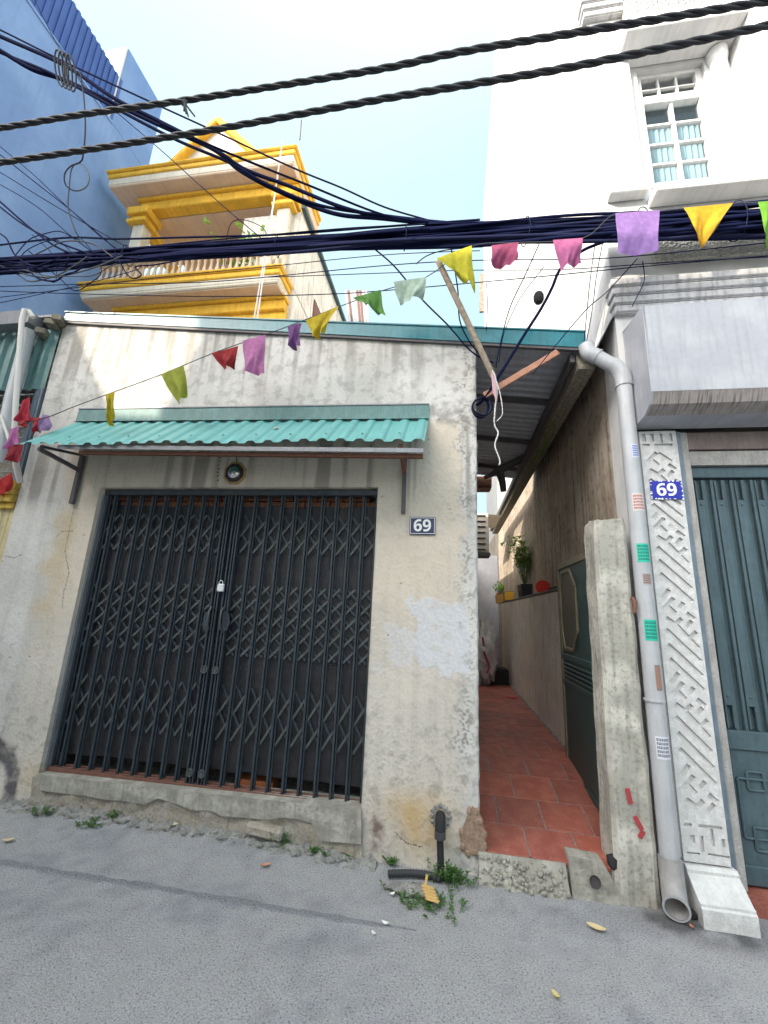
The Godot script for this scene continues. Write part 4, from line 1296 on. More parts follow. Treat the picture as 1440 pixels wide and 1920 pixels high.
	for k in range(1, 3):
		var b := MB.new()
		var x := lerpf(wx0 + 0.05, wx1 - 0.05, k / 3.0)
		b.span(Vector3(x - 0.008, 6.28, wz + 0.01), Vector3(x + 0.008, wy1 - 0.04, wz + 0.04))
		obj("glazing_bar", b, M.white_trim, win)
	var tb := MB.new()
	tb.span(Vector3(wx0 + 0.05, 6.395, wz + 0.012), Vector3(wx1 - 0.05, 6.41, wz + 0.038))
	obj("glazing_bar", tb, M.white_trim, win)
	var vb := MB.new()
	vb.span(Vector3(1.937, wy0, wz), Vector3(1.963, 6.19, wz + 0.05), 0.003)
	obj("glazing_bar", vb, M.white_trim, win)
	for k in range(1, 5):
		var b := MB.new()
		var y := lerpf(wy0, 6.19, k / 5.0)
		b.span(Vector3(wx0 + 0.05, y - 0.011, wz + 0.005), Vector3(wx1 - 0.05, y + 0.011, wz + 0.042), 0.002)
		obj("glazing_bar", b, M.white_trim, win)
	for k in 5:
		for c in 2:
			var g := MB.new()
			var xa := 1.72 if c == 0 else 1.963; var xb := 1.937 if c == 0 else 2.18
			g.quad(Vector3(xa, lerpf(wy0, 6.19, k / 5.0) + 0.011, wz + 0.02), Vector3(xb, lerpf(wy0, 6.19, k / 5.0) + 0.011, wz + 0.02), Vector3(xb, lerpf(wy0, 6.19, (k + 1) / 5.0) - 0.011, wz + 0.02), Vector3(xa, lerpf(wy0, 6.19, (k + 1) / 5.0) - 0.011, wz + 0.02))
			obj("pane", g, M.glass, win)
	for r in 2:
		for c in 3:
			var g := MB.new()
			var xa := lerpf(1.72, 2.18, c / 3.0) + 0.009; var xb := lerpf(1.72, 2.18, (c + 1) / 3.0) - 0.009
			var ya := 6.282 if r == 0 else 6.412; var yb := 6.393 if r == 0 else 6.518
			g.quad(Vector3(xa, ya, wz + 0.02), Vector3(xb, ya, wz + 0.02), Vector3(xb, yb, wz + 0.02), Vector3(xa, yb, wz + 0.02))
			obj("pane", g, M.glass, win)
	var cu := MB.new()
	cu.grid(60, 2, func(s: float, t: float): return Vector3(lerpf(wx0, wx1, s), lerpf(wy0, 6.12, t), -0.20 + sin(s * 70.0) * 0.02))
	obj("sky_reflection", cu, M.sky_reflection, win)  # pleated sheet coloured as the pale sky reflected in the panes
	# scrollwork at the foot of the window
	for k in 4:
		var sc := MB.new()
		var cx := 1.77 + k * 0.12
		var pts := []
		for q in 40:
			var an := q * 0.28
			var rr := 0.012 + 0.0012 * q
			pts.append(Vector3(cx + cos(an) * rr * (1 if k % 2 == 0 else -1), 5.13 + sin(an) * rr, -0.02))
		sc.tube(pts, 0.005, 5)
		obj("scroll", sc, M.stucco, win)
	var rl := MB.new()
	rl.bar(Vector3(1.68, 5.20, -0.02), Vector3(2.22, 5.20, -0.02), 0.01, 0.01)
	obj("scroll_rail", rl, M.stucco, win)
	# fluted cornice over the canopy
	var cn := MB.new()
	stripes(cn, 1.27, 6.5, 3.93, 4, 0.068, 0.055, 0.018)
	obj("cornice", cn, M.cornice, h)
	# lattice pilaster
	make_lattice(h)
	# plinth under it
	var pl := MB.new()
	pl.prismx(PackedVector2Array([Vector2(0.0, -0.05), Vector2(0.175, -0.05), Vector2(0.175, 0.075), Vector2(0.165, 0.082), Vector2(0.165, 0.095), Vector2(0.15, 0.10), Vector2(0.055, 0.185), Vector2(0.055, 0.20), Vector2(0.04, 0.215), Vector2(0.0, 0.215)]), 1.352, 1.62)
	obj("plinth", pl, M.plinth, h)
	# frame of the doorway
	var f1 := MB.new()
	f1.span(Vector3(1.605, 0.10, -0.10), Vector3(1.645, 2.93, -0.005), 0.003)
	obj("frame_strip", f1, M.frame_blue, h)
	var f2 := MB.new()
	f2.span(Vector3(1.648, 0.09, -0.14), Vector3(1.697, 2.93, -0.02), 0.004)
	obj("door_frame", f2, M.frame_gray, h)
	var li := MB.new()
	li.span(Vector3(1.70, 2.80, -0.15), Vector3(3.6, 2.93, -0.03))
	obj("lintel", li, M.lintel, h)
	var l2 := MB.new()
	l2.span(Vector3(1.70, 2.685, -0.15), Vector3(3.6, 2.79, -0.045))
	obj("head_frame", l2, M.frame_gray, h)
	var th := MB.new()
	th.span(Vector3(1.62, -0.05, -0.5), Vector3(3.6, 0.085, 0.0))
	obj("threshold", th, M.tile[1], h)
	make_slat_door()
	# grey canopy box
	var c := thing("metal_canopy", "grey sheet metal canopy box above the doorway of the white townhouse", "canopy", Vector3(2.4, 2.95, 0.16))
	var side := PackedVector2Array([Vector2(0.0, 2.955), Vector2(0.20, 2.962), Vector2(0.285, 3.005), Vector2(0.325, 3.08), Vector2(0.335, 3.745), Vector2(0.0, 3.78)])
	var fr := MB.new()
	fr.face([Vector3(1.34, 3.08, 0.325), Vector3(5.0, 3.08, 0.325), Vector3(5.0, 3.745, 0.335), Vector3(1.33, 3.745, 0.335)], Vector3.BACK)
	fr.face([Vector3(1.33, 3.745, 0.335), Vector3(5.0, 3.745, 0.335), Vector3(5.0, 3.78, 0.0), Vector3(1.32, 3.78, 0.0)], Vector3.UP)
	obj("front", fr, M.canopy, c)
	var lp := MB.new()
	lp.face([Vector3(1.34, 3.079, 0.324), Vector3(5.0, 3.079, 0.324), Vector3(5.0, 3.005, 0.285), Vector3(1.34, 3.005, 0.285)], Vector3(0, -1, 1))
	lp.face([Vector3(1.34, 3.005, 0.285), Vector3(5.0, 3.005, 0.285), Vector3(5.0, 2.962, 0.20), Vector3(1.34, 2.962, 0.20)], Vector3(0, -1, 0.5))
	obj("lower_lip", lp, M.lip, c)
	var un := MB.new()
	un.face([Vector3(1.34, 2.962, 0.20), Vector3(5.0, 2.962, 0.20), Vector3(5.0, 2.955, 0.0), Vector3(1.34, 2.955, 0.0)], Vector3.DOWN)
	obj("underside", un, M.canopy, c)
	var sd := MB.new()
	sd.prismx(side, 1.325, 1.3395)
	obj("end_cap", sd, M.canopy, c)
	plate(P(1249, 919, 0.0265), 0.205, 0.135, lin(0.015, 0.02, 0.32), "bright blue 69 plate with chipped edges on the white lattice", 0.0, true)
	plate(P(792, 986, 0.008), 0.196, 0.137, lin(0.012, 0.018, 0.085), "navy 69 plate with a white border on the plaster wall", 0.0)
	make_drainpipe()

func make_lattice(h: Node) -> void:
	var cg := CSGCombiner3D.new()
	cg.name = "lattice_panel"
	h.add_child(cg)
	cg.position = -gpos(h)
	var pl := CSGBox3D.new()
	pl.size = Vector3(0.246, 2.70, 0.05); pl.position = Vector3(1.478, 1.575, -0.002)
	pl.material = M.lattice
	cg.add_child(pl)
	var cut := func(ax: float, ay: float, bx: float, by: float, w: float) -> void:
		var a := Vector2(ax, ay); var b := Vector2(bx, by)
		var c := CSGBox3D.new()
		c.operation = CSGShape3D.OPERATION_SUBTRACTION
		c.size = Vector3((b - a).length(), w * 1.35, 0.036)
		c.position = Vector3((a.x + b.x) * 0.5, (a.y + b.y) * 0.5, 0.0235)
		c.rotation.z = (b - a).angle()
		c.material = M.lattice
		cg.add_child(c)
	var q := func(zx: float, zy: float) -> Vector2:
		var p := P(1230.0 + zx / 5.3333, 1380.0 + zy / 5.3333, 0.023); return Vector2(p.x, p.y)
	var q2 := func(zx: float, zy: float) -> Vector2:
		var p := P(1240.0 + zx / 9.6, 1220.0 + zy / 9.6, 0.023); return Vector2(p.x, p.y)
	# key-fret strokes of one repeat, then the long slanting grooves below it
	var motif := [[185, 575, 310, 400], [205, 790, 395, 575], [300, 735, 440, 880], [505, 770, 585, 665], [435, 1085, 555, 980], [640, 870, 800, 1005], [640, 1155, 745, 1030], [255, 955, 440, 1090]]
	var longs := [[440, 1090, 880, 1580], [685, 1385, 835, 1250], [255, 1185, 915, 1840], [290, 1475, 950, 2130], [325, 1765, 985, 2420]]
	var y0 := P(1296, 1313.7, 0.023).y
	var cy := [P(1233.7, 873.7, 0.023).y, P(1250, 998.7, 0.023).y, P(1274, 1152, 0.023).y, y0, P(1318, 1492.5, 0.023).y]
	for k in 5:
		var dy: float = cy[k] - y0
		var list := motif.duplicate()
		if k == 0: list.remove_at(0)
		if k < 4: list += longs
		for e in list:
			var a: Vector2 = q2.call(e[0], e[1]); var b: Vector2 = q2.call(e[2], e[3])
			a.x = clampf(a.x, 1.376, 1.582); b.x = clampf(b.x, 1.376, 1.582)
			cut.call(a.x, a.y + dy, b.x, b.y + dy, 0.021)
	var ta := P(1235, 849, 0.023); var tb := P(1260, 865, 0.023)
	cut.call(ta.x, ta.y, tb.x, tb.y, 0.018)
	# bottom and top fret
	for s in [[275, 882, 358, 890, 0.013], [420, 895, 665, 925, 0.013], [555, 930, 575, 1108, 0.014], [360, 990, 368, 1072, 0.02], [455, 1000, 470, 1165, 0.014], [670, 1030, 680, 1122, 0.014], [310, 1165, 440, 1180, 0.008], [520, 1182, 740, 1215, 0.008]]:
		var a: Vector2 = q.call(s[0], s[1]); var b: Vector2 = q.call(s[2], s[3])
		cut.call(a.x, a.y, b.x, b.y, s[4])
	for s in [[1.385, 2.905, 1.385, 2.845, 0.018], [1.44, 2.905, 1.44, 2.845, 0.018], [1.50, 2.905, 1.50, 2.83, 0.014], [1.565, 2.905, 1.565, 2.845, 0.014], [1.37, 2.818, 1.42, 2.818, 0.014], [1.45, 2.818, 1.57, 2.818, 0.014]]:
		cut.call(s[0], s[1], s[2], s[3], s[4])

func make_slat_door() -> void:
	var d := thing("slatted_metal_door", "blue-green slatted metal door with a geometric lower panel", "door", Vector3(2.5, 0.1, -0.1))
	var x0 := 1.70; var x1 := 3.55; var z := -0.085
	var tr := MB.new()
	tr.span(Vector3(x0, 2.60, z - 0.03), Vector3(x1, 2.68, z + 0.01), 0.004)
	obj("top_rail", tr, M.bluegreen, d)
	var bk := MB.new()
	bk.span(Vector3(x0, 0.92, z - 0.05), Vector3(x1, 2.60, z - 0.035))
	obj("backing_sheet", bk, M.bluegreen, d)
	var sl := MB.new()
	sl.cbox(Vector3(0, 0.82, 0.004), Vector3(0.052, 1.36, 0.012), 0.003)
	sl.cbox(Vector3(-0.037, 0.82, -0.012), Vector3(0.02, 1.66, 0.022), 0.003)
	sl.cbox(Vector3(0.037, 0.82, -0.012), Vector3(0.02, 1.66, 0.022), 0.003)
	for e in [[0.005, 0.14], [1.50, 1.645]]:
		sl.cbox(Vector3(-0.021, (e[0] + e[1]) * 0.5, 0.004), Vector3(0.010, e[1] - e[0], 0.012), 0.002)
		sl.cbox(Vector3(0.021, (e[0] + e[1]) * 0.5, 0.004), Vector3(0.010, e[1] - e[0], 0.012), 0.002)
	var sm := sl.mesh()
	var rv := MB.new()
	rv.lathe(Vector3.ZERO, [[0.0, 0.008], [0.007, 0.006], [0.010, 0.0]], 10, Basis(Vector3.RIGHT, PI / 2))
	var rm := rv.mesh()
	var sl_m := MB.new()
	sl_m.box(Vector3.ZERO, Vector3(0.028, 0.125, 0.004))
	var slot := sl_m.mesh()
	for k in 14:
		var x := x0 + 0.06 + k * 0.128
		var s := put("slat", sm, M.bluegreen, d, Transform3D(Basis.IDENTITY, Vector3(x, 0.935, z)))
		for y in [1.13, 2.40]:
			var r := put("rivet", rm, M.bluegreen, s)
			r.position = Vector3(0, y - 0.935, 0.010)
		for y in [1.005, 2.51]:
			var r := put("slot", slot, M.bluegreen, s)
			r.position = Vector3(0, y - 0.935, -0.024)
	var mr := MB.new()
	mr.span(Vector3(x0, 0.82, z - 0.03), Vector3(x1, 0.93, z + 0.012), 0.005)
	obj("middle_rail", mr, M.bluegreen, d)
	var lp := MB.new()
	lp.span(Vector3(x0, 0.17, z - 0.03), Vector3(x1, 0.818, z - 0.004))
	obj("lower_panel", lp, M.bluegreen, d)
	var br := MB.new()
	br.span(Vector3(x0, 0.10, z - 0.03), Vector3(x1, 0.20, z + 0.008), 0.004)
	obj("bottom_rail", br, M.bluegreen, d)
	# interlocking squares
	for u in 2:
		var ox := x0 + 0.05 + u * 0.93
		for r in [[0.0, 0.34, 0.76, 0.66], [0.055, 0.70, 0.145, 0.60], [0.055, 0.40, 0.145, 0.28], [0.68, 0.70, 0.77, 0.60], [0.68, 0.40, 0.77, 0.28]]:
			var m := MB.new()
			var a := Vector2(ox + r[0], r[1]); var b := Vector2(ox + r[2], r[3])
			var zz := z + 0.002
			m.bar(Vector3(a.x, a.y, zz), Vector3(b.x, a.y, zz), 0.014, 0.014, Vector3.BACK, 0.004)
			m.bar(Vector3(a.x, b.y, zz + 0.0013), Vector3(b.x, b.y, zz + 0.0013), 0.014, 0.014, Vector3.BACK, 0.004)
			m.bar(Vector3(a.x, a.y, zz + 0.0025), Vector3(a.x, b.y, zz + 0.0025), 0.014, 0.014, Vector3.BACK, 0.004)
			m.bar(Vector3(b.x, a.y, zz + 0.0037), Vector3(b.x, b.y, zz + 0.0037), 0.014, 0.014, Vector3.BACK, 0.004)
			obj("square_moulding", m, M.bluegreen, d)

func arc(a: Vector3, b: Vector3, c: Vector3, n: int) -> Array:
	var out := []
	for k in n + 1:
		var t := float(k) / n
		out.append(a.lerp(b, t).lerp(b.lerp(c, t), t))
	return out

func make_drainpipe() -> void:
	var p := thing("drainpipe", "pale grey plastic drainpipe with stickers running down the corner of the white townhouse", "pipe", Vector3(1.265, 0, 0.06))
	var z := 0.062
	var t := MB.new()
	t.tube([Vector3(1.27, 3.30, z), Vector3(1.268, 1.7, z), Vector3(1.264, 0.24, z)], 0.053, 20, false)
	obj("pipe", t, M.pvc, p)
	var e1 := MB.new()
	var A := Vector3(1.035, 3.66, 0.03); var B := Vector3(1.045, 3.60, 0.035); var C := Vector3(1.10, 3.55, 0.045)
	e1.tube([A] + arc(B, Vector3(1.05, 3.575, 0.04), C, 6), 0.058, 18)
	obj("elbow", e1, M.pvc, p)
	var dg := MB.new()
	dg.tube([C + Vector3(-0.01, 0.006, 0), Vector3(1.205, 3.455, z - 0.005)], 0.053, 20, false)
	obj("pipe", dg, M.pvc, p)
	var e2 := MB.new()
	e2.tube(arc(Vector3(1.19, 3.468, z - 0.004), Vector3(1.27, 3.415, z), Vector3(1.27, 3.30, z), 10) + [Vector3(1.27, 3.27, z)], 0.059, 18)
	obj("elbow", e2, M.pvc, p)
	for q in [[C, (Vector3(1.205, 3.455, z) - C).normalized()], [Vector3(1.27, 3.285, z), Vector3.DOWN], [Vector3(1.2655, 1.1, z), Vector3.DOWN], [Vector3(1.264, 0.25, z), Vector3.DOWN]]:
		var c := MB.new()
		c.tube([q[0], q[0] + q[1] * 0.012], 0.0605, 18)
		obj("collar", c, M.pvc, p)
	# outlet bend, open towards the lane
	var ob := MB.new()
	var pts := arc(Vector3(1.264, 0.26, z), Vector3(1.264, 0.08, z), Vector3(1.225, 0.062, 0.175), 10)
	ob.tube(pts, 0.062, 22, false)
	var dir: Vector3 = (pts[10] - pts[9]).normalized()
	ob.tube([pts[10] - dir * 0.004, pts[10] + dir * 0.006], 0.066, 22, false)
	obj("outlet_bend", ob, M.pvc_dark, p)
	var ib := MB.new()
	ib.tube(pts.slice(4), 0.057, 22, false)
	obj("outlet_inside", ib, M.pvc_dark, p)
	var rm := MB.new()
	var bs := Basis(Vector3.UP.cross(dir).normalized(), dir, Vector3.UP.cross(dir).normalized().cross(dir))
	rm.lathe(pts[10] + dir * 0.006, [[0.056, 0.0], [0.066, 0.0]], 24, bs)
	obj("outlet_rim", rm, M.pvc, p)
	# stickers wrapped on the pipe: [pixel u, v, half width in radians, height, paper, ink]
	var specs := [[1177, 845, 0.55, 0.10, Color(0.78, 0.80, 0.86), Color(0.10, 0.18, 0.62), 1.2], [1188, 941, 0.75, 0.125, Color(0.80, 0.78, 0.76), Color(0.60, 0.16, 0.16), 1.5], [1194, 1036, 0.8, 0.125, Color(0.16, 0.72, 0.62), Color(0.07, 0.36, 0.33), 1.5], [1209, 1181, 0.8, 0.13, Color(0.16, 0.72, 0.62), Color(0.07, 0.36, 0.33), 1.5], [1236, 1402, 0.8, 0.125, Color(0.80, 0.81, 0.84), Color(0.28, 0.30, 0.36), 1.5], [1199, 1085, 0.5, 0.07, Color(0.62, 0.58, 0.57), Color(0.42, 0.22, 0.2), 1.45], [1219, 1270, 0.35, 0.15, Color(0.50, 0.47, 0.47), Color(0.72, 0.42, 0.24), 1.3]]
	var k := 0
	for s in specs:
		var im := Image.create(64, 64, false, Image.FORMAT_RGB8)
		im.fill(s[4])
		var r := RandomNumberGenerator.new(); r.seed = 40 + k
		for row in 5:
			var x := 5
			while x < 56:
				var wd := r.randi_range(3, 7)
				im.fill_rect(Rect2i(x, 6 + row * 11, wd, 7), s[5])
				im.fill_rect(Rect2i(x + 1, 8 + row * 11, maxi(1, wd - 3), 2), s[4])
				x += wd + 2
		var m := mat(Color.WHITE, 0.6)
		m.albedo_texture = to_tex(im)
		var c := P(s[0], s[1], z + 0.05)
		var b := MB.new()
		var mid: float = s[6]
		b.grid(10, 1, func(u: float, v: float):
			var an: float = mid + s[2] - 2.0 * s[2] * u
			return Vector3(1.2665 + cos(an) * 0.0545, c.y - s[3] * 0.5 + s[3] * v, z + sin(an) * 0.0545))
		obj("sticker", b, m, p)
		k += 1

# ------------------------------------------------------------------ yellow house behind
func make_yellow_house() -> void:
	var h := thing("yellow_house", "tall yellow and cream house with a columned balcony and a pediment", "house", Vector3(-6.2, 0, -6.0))
	var zf := -4.0               # edge of the balcony slabs
	var zw := -4.5               # wall
	var L := -8.72; var R := -3.78
	var body := MB.new()
	body.span(Vector3(L + 0.75, 0, -13.0), Vector3(R + 0.02, 8.15, zw))
	obj("lower_body", body, M.yellow, h)
	var side := MB.new()
	side.span(Vector3(-5.2, 0, -13.5), Vector3(R + 0.10, 11.0, zw - 0.10))
	obj("side_body", side, M.beige, h)
	var bw := MB.new()
	bw.span(Vector3(L + 1.7, 8.2, -7.0), Vector3(-5.21, 11.3, -6.0))
	obj("balcony_back_wall", bw, M.peach, h)
	# slabs: [underside y, top y]
	for s in [[8.42, 8.80], [11.75, 12.20]]:
		var y0: float = s[0]; var y1: float = s[1]
		var sl := MB.new()
		sl.span(Vector3(L, y0, zw - 1.5), Vector3(R, y1 - 0.16, zf), 0.02)
		obj("slab", sl, M.peach if y0 > 10 else M.cream, h)
		var fb := MB.new()
		fb.span(Vector3(L - 0.012, y0 + 0.06, zf - 0.3), Vector3(R + 0.012, y1 - 0.19, zf + 0.012), 0.01)
		obj("white_band", fb, M.cream, h)
		var cr := MB.new()
		cr.span(Vector3(L - 0.05, y1 - 0.19, zw - 1.4), Vector3(R + 0.05, y1 - 0.06, zf + 0.05), 0.02)
		cr.span(Vector3(L - 0.10, y1 - 0.058, zw - 1.4), Vector3(R + 0.10, y1 + 0.03, zf + 0.10), 0.03)
		obj("yellow_cornice", cr, M.yellow, h)
		var bm := MB.new()
		bm.span(Vector3(L + 0.62, y0 - 0.34, zw - 0.2), Vector3(R + 0.01, y0 - 0.09, zw + 0.10), 0.02)
		bm.span(Vector3(L + 0.55, y0 - 0.09, zw - 0.2), Vector3(R + 0.05, y0 - 0.005, zw + 0.18), 0.02)
		obj("beam", bm, M.yellow, h)
	var so := MB.new()
	so.span(Vector3(L + 0.02, 8.395, zw - 1.0), Vector3(R - 0.02, 8.418, zf - 0.05))
	obj("soffit", so, M.peach, h)
	var ce := MB.new()
	ce.span(Vector3(L + 0.7, 11.40, -6.6), Vector3(R - 0.1, 11.43, zw - 0.2))
	obj("ceiling", ce, M.peach, h)
	# columns
	for x in [-8.02, -4.08]:
		var c := MB.new()
		c.span(Vector3(x - 0.16, 8.85, zw - 0.20), Vector3(x + 0.16, 10.95, zw + 0.10), 0.02)
		var col := obj("column", c, M.cream, h)
		var cp := MB.new()
		cp.span(Vector3(x - 0.28, 10.95, zw - 0.30), Vector3(x + 0.28, 11.05, zw + 0.22), 0.02)
		cp.span(Vector3(x - 0.22, 11.05, zw - 0.26), Vector3(x + 0.22, 11.18, zw + 0.16), 0.03)
		cp.span(Vector3(x - 0.30, 11.18, zw - 0.32), Vector3(x + 0.30, 11.40, zw + 0.24), 0.02)
		obj("capital", cp, M.yellow, col)
	# braced corner under the capital, and rail beams at the side
	var sb := MB.new()
	sb.bar(Vector3(-8.0, 11.1, zw - 0.3), Vector3(-8.0, 10.6, -6.9), 0.2, 0.3, Vector3.RIGHT)
	obj("side_beam", sb, M.yellow, h)
	# balustrade
	var rl := MB.new()
	rl.span(Vector3(L + 0.1, 9.42, zf - 0.30), Vector3(R - 0.05, 9.52, zf - 0.10), 0.02)
	obj("handrail", rl, M.cream, h)
	var ba := MB.new()
	ba.lathe(Vector3.ZERO, [[0.05, 0.0], [0.05, 0.04], [0.03, 0.07], [0.055, 0.2], [0.05, 0.28], [0.028, 0.40], [0.028, 0.48], [0.05, 0.55], [0.05, 0.60]], 10)
	var bmesh := ba.mesh()
	for k in 30:
		put("baluster", bmesh, M.peach, h, Transform3D(Basis.IDENTITY, Vector3(L + 0.2 + k * 0.163, 8.82, zf - 0.2)))
	# pediment
	var pA := P(300, 290, -4.6); var pB := P(412, 232, -4.6); var pC := P(522, 262, -4.6)
	var pe := MB.new()
	pe.prism(PackedVector2Array([Vector2(pA.x, 12.2), Vector2(pC.x, 12.2), Vector2(pB.x, pB.y - 0.05)]), -4.9, -4.62)
	obj("pediment", pe, M.cream, h)
	var pb := MB.new()
	pb.bar(Vector3(pA.x - 0.2, 12.18, -4.62), Vector3(pB.x, pB.y, -4.62), 0.16, 0.34, Vector3.BACK, 0.03)
	pb.bar(Vector3(pC.x + 0.2, 12.18, -4.615), Vector3(pB.x, pB.y, -4.615), 0.16, 0.34, Vector3.BACK, 0.03)
	obj("pediment_edge", pb, M.yellow, h)
	# window openings in the yellow wall below
	for x in [-5.6, -4.6]:
		var f := MB.new()
		f.span(Vector3(x - 0.35, 6.0, zw + 0.002), Vector3(x + 0.35, 7.5, zw + 0.06), 0.01)
		var w := obj("window", f, M.cream, h)
		var gl := MB.new()
		gl.span(Vector3(x - 0.28, 6.07, zw + 0.062), Vector3(x + 0.28, 7.43, zw + 0.07))
		obj("pane", gl, M.room, w)
	# shuttered side window and a dark gutter along the eave
	var sh := MB.new()
	sh.span(Vector3(R + 0.102, 8.4, -6.6), Vector3(R + 0.13, 9.6, -5.9), 0.005)
	obj("shutter", sh, mat(lin(0.16, 0.06, 0.05), 0.7), h)
	var gu := MB.new()
	gu.bar(Vector3(R + 0.16, 11.05, zw), Vector3(R + 0.16, 11.02, -13.5), 0.10, 0.12, Vector3.UP, 0.01)
	obj("gutter", gu, mat(lin(0.03, 0.06, 0.065), 0.6), h)
	# plants on the balcony
	var pt := thing("balcony_plant", "yellow-green bush growing behind the rail of the yellow house's balcony", "plant", Vector3(-5.0, 8.8, -4.5))
	shrub(pt, Vector3(-5.0, 8.9, -4.5), 1.5, 0.45, 16, 0.16, 44, M.leaf_light)
	# loose white cords hanging down the front
	for q in [[530, 262, 482, 600], [521, 330, 476, 600]]:
		var c := MB.new()
		c.tube([P(q[0], q[1], -3.6), P((q[0] + q[2]) * 0.5, (q[1] + q[3]) * 0.5, -3.58), P(q[2], q[3], -3.6)], 0.014, 6)
		one("hanging_white_line", c, M.string_white, "white cord hanging down the front of the yellow house", "cord", "white cords on the yellow house")
	# ribbed panel on a roof further back
	var fp := thing("ribbed_screen", "rusty ribbed metal screen standing on a roof behind the yellow house", "screen", P(675, 605, -9.0))
	for k in 8:
		var a := P(648 + k * 5.5, 545, -9.0); var b := P(656 + k * 5.0, 612, -9.0)
		var m := MB.new()
		m.bar(a, b, 0.07, 0.05)
		obj("rib", m, M.rust if k in [1, 4, 5] else M.cornice, fp)
	var mast := MB.new()
	mast.tube([P(562, 262, -5.0), P(565, 225, -5.0)], 0.02, 6)
	one("aerial", mast, M.steel_dark, "thin aerial on the roof corner of the yellow house", "aerial")

# ------------------------------------------------------------------ blue building
func make_blue_building() -> void:
	var h := thing("blue_building", "tall blue-painted building with a ribbed blue parapet sheet", "building", Vector3(-13, 0, -3))
	var X := -9.1
	var A := PX(80, 0, X); var B := PX(135, 0, X); var C := PX(230, 152, X); var D := PX(240, 95, X); var E := PX(305, 198, X)
	var ytop := (B.y + C.y) * 0.5
	var w := MB.new()
	w.span(Vector3(-17.0, -0.05, E.z), Vector3(X, ytop - 1.5, 3.0))
	obj("wall", w, M.blue, h)
	# stair tower at the back corner
	var t := MB.new()
	t.span(Vector3(-14.0, ytop - 1.49, E.z), Vector3(X + 0.002, (D.y + E.y) * 0.5, D.z))
	obj("stair_tower", t, M.blue, h)
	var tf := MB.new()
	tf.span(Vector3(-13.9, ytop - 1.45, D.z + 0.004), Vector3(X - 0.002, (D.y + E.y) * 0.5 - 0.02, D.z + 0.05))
	obj("tower_front", tf, M.sunlit_front, h)  # white colour paints the sunlight on the tower's front face
	# ribbed sheet parapet
	var s := MB.new()
	var z := C.z
	while z < 3.0:
		s.span(Vector3(X - 0.06, ytop - 1.48, z), Vector3(X + 0.01, ytop, z + 0.075))
		s.span(Vector3(X - 0.06, ytop - 1.48, z + 0.075), Vector3(X - 0.015, ytop, z + 0.15))
		z += 0.15
	obj("ribbed_parapet", s, M.blue_sheet, h)
	var cb := MB.new()
	cb.span(Vector3(X - 0.08, ytop - 1.56, C.z), Vector3(X + 0.03, ytop - 1.485, 3.0))
	obj("ledge", cb, M.blue, h)

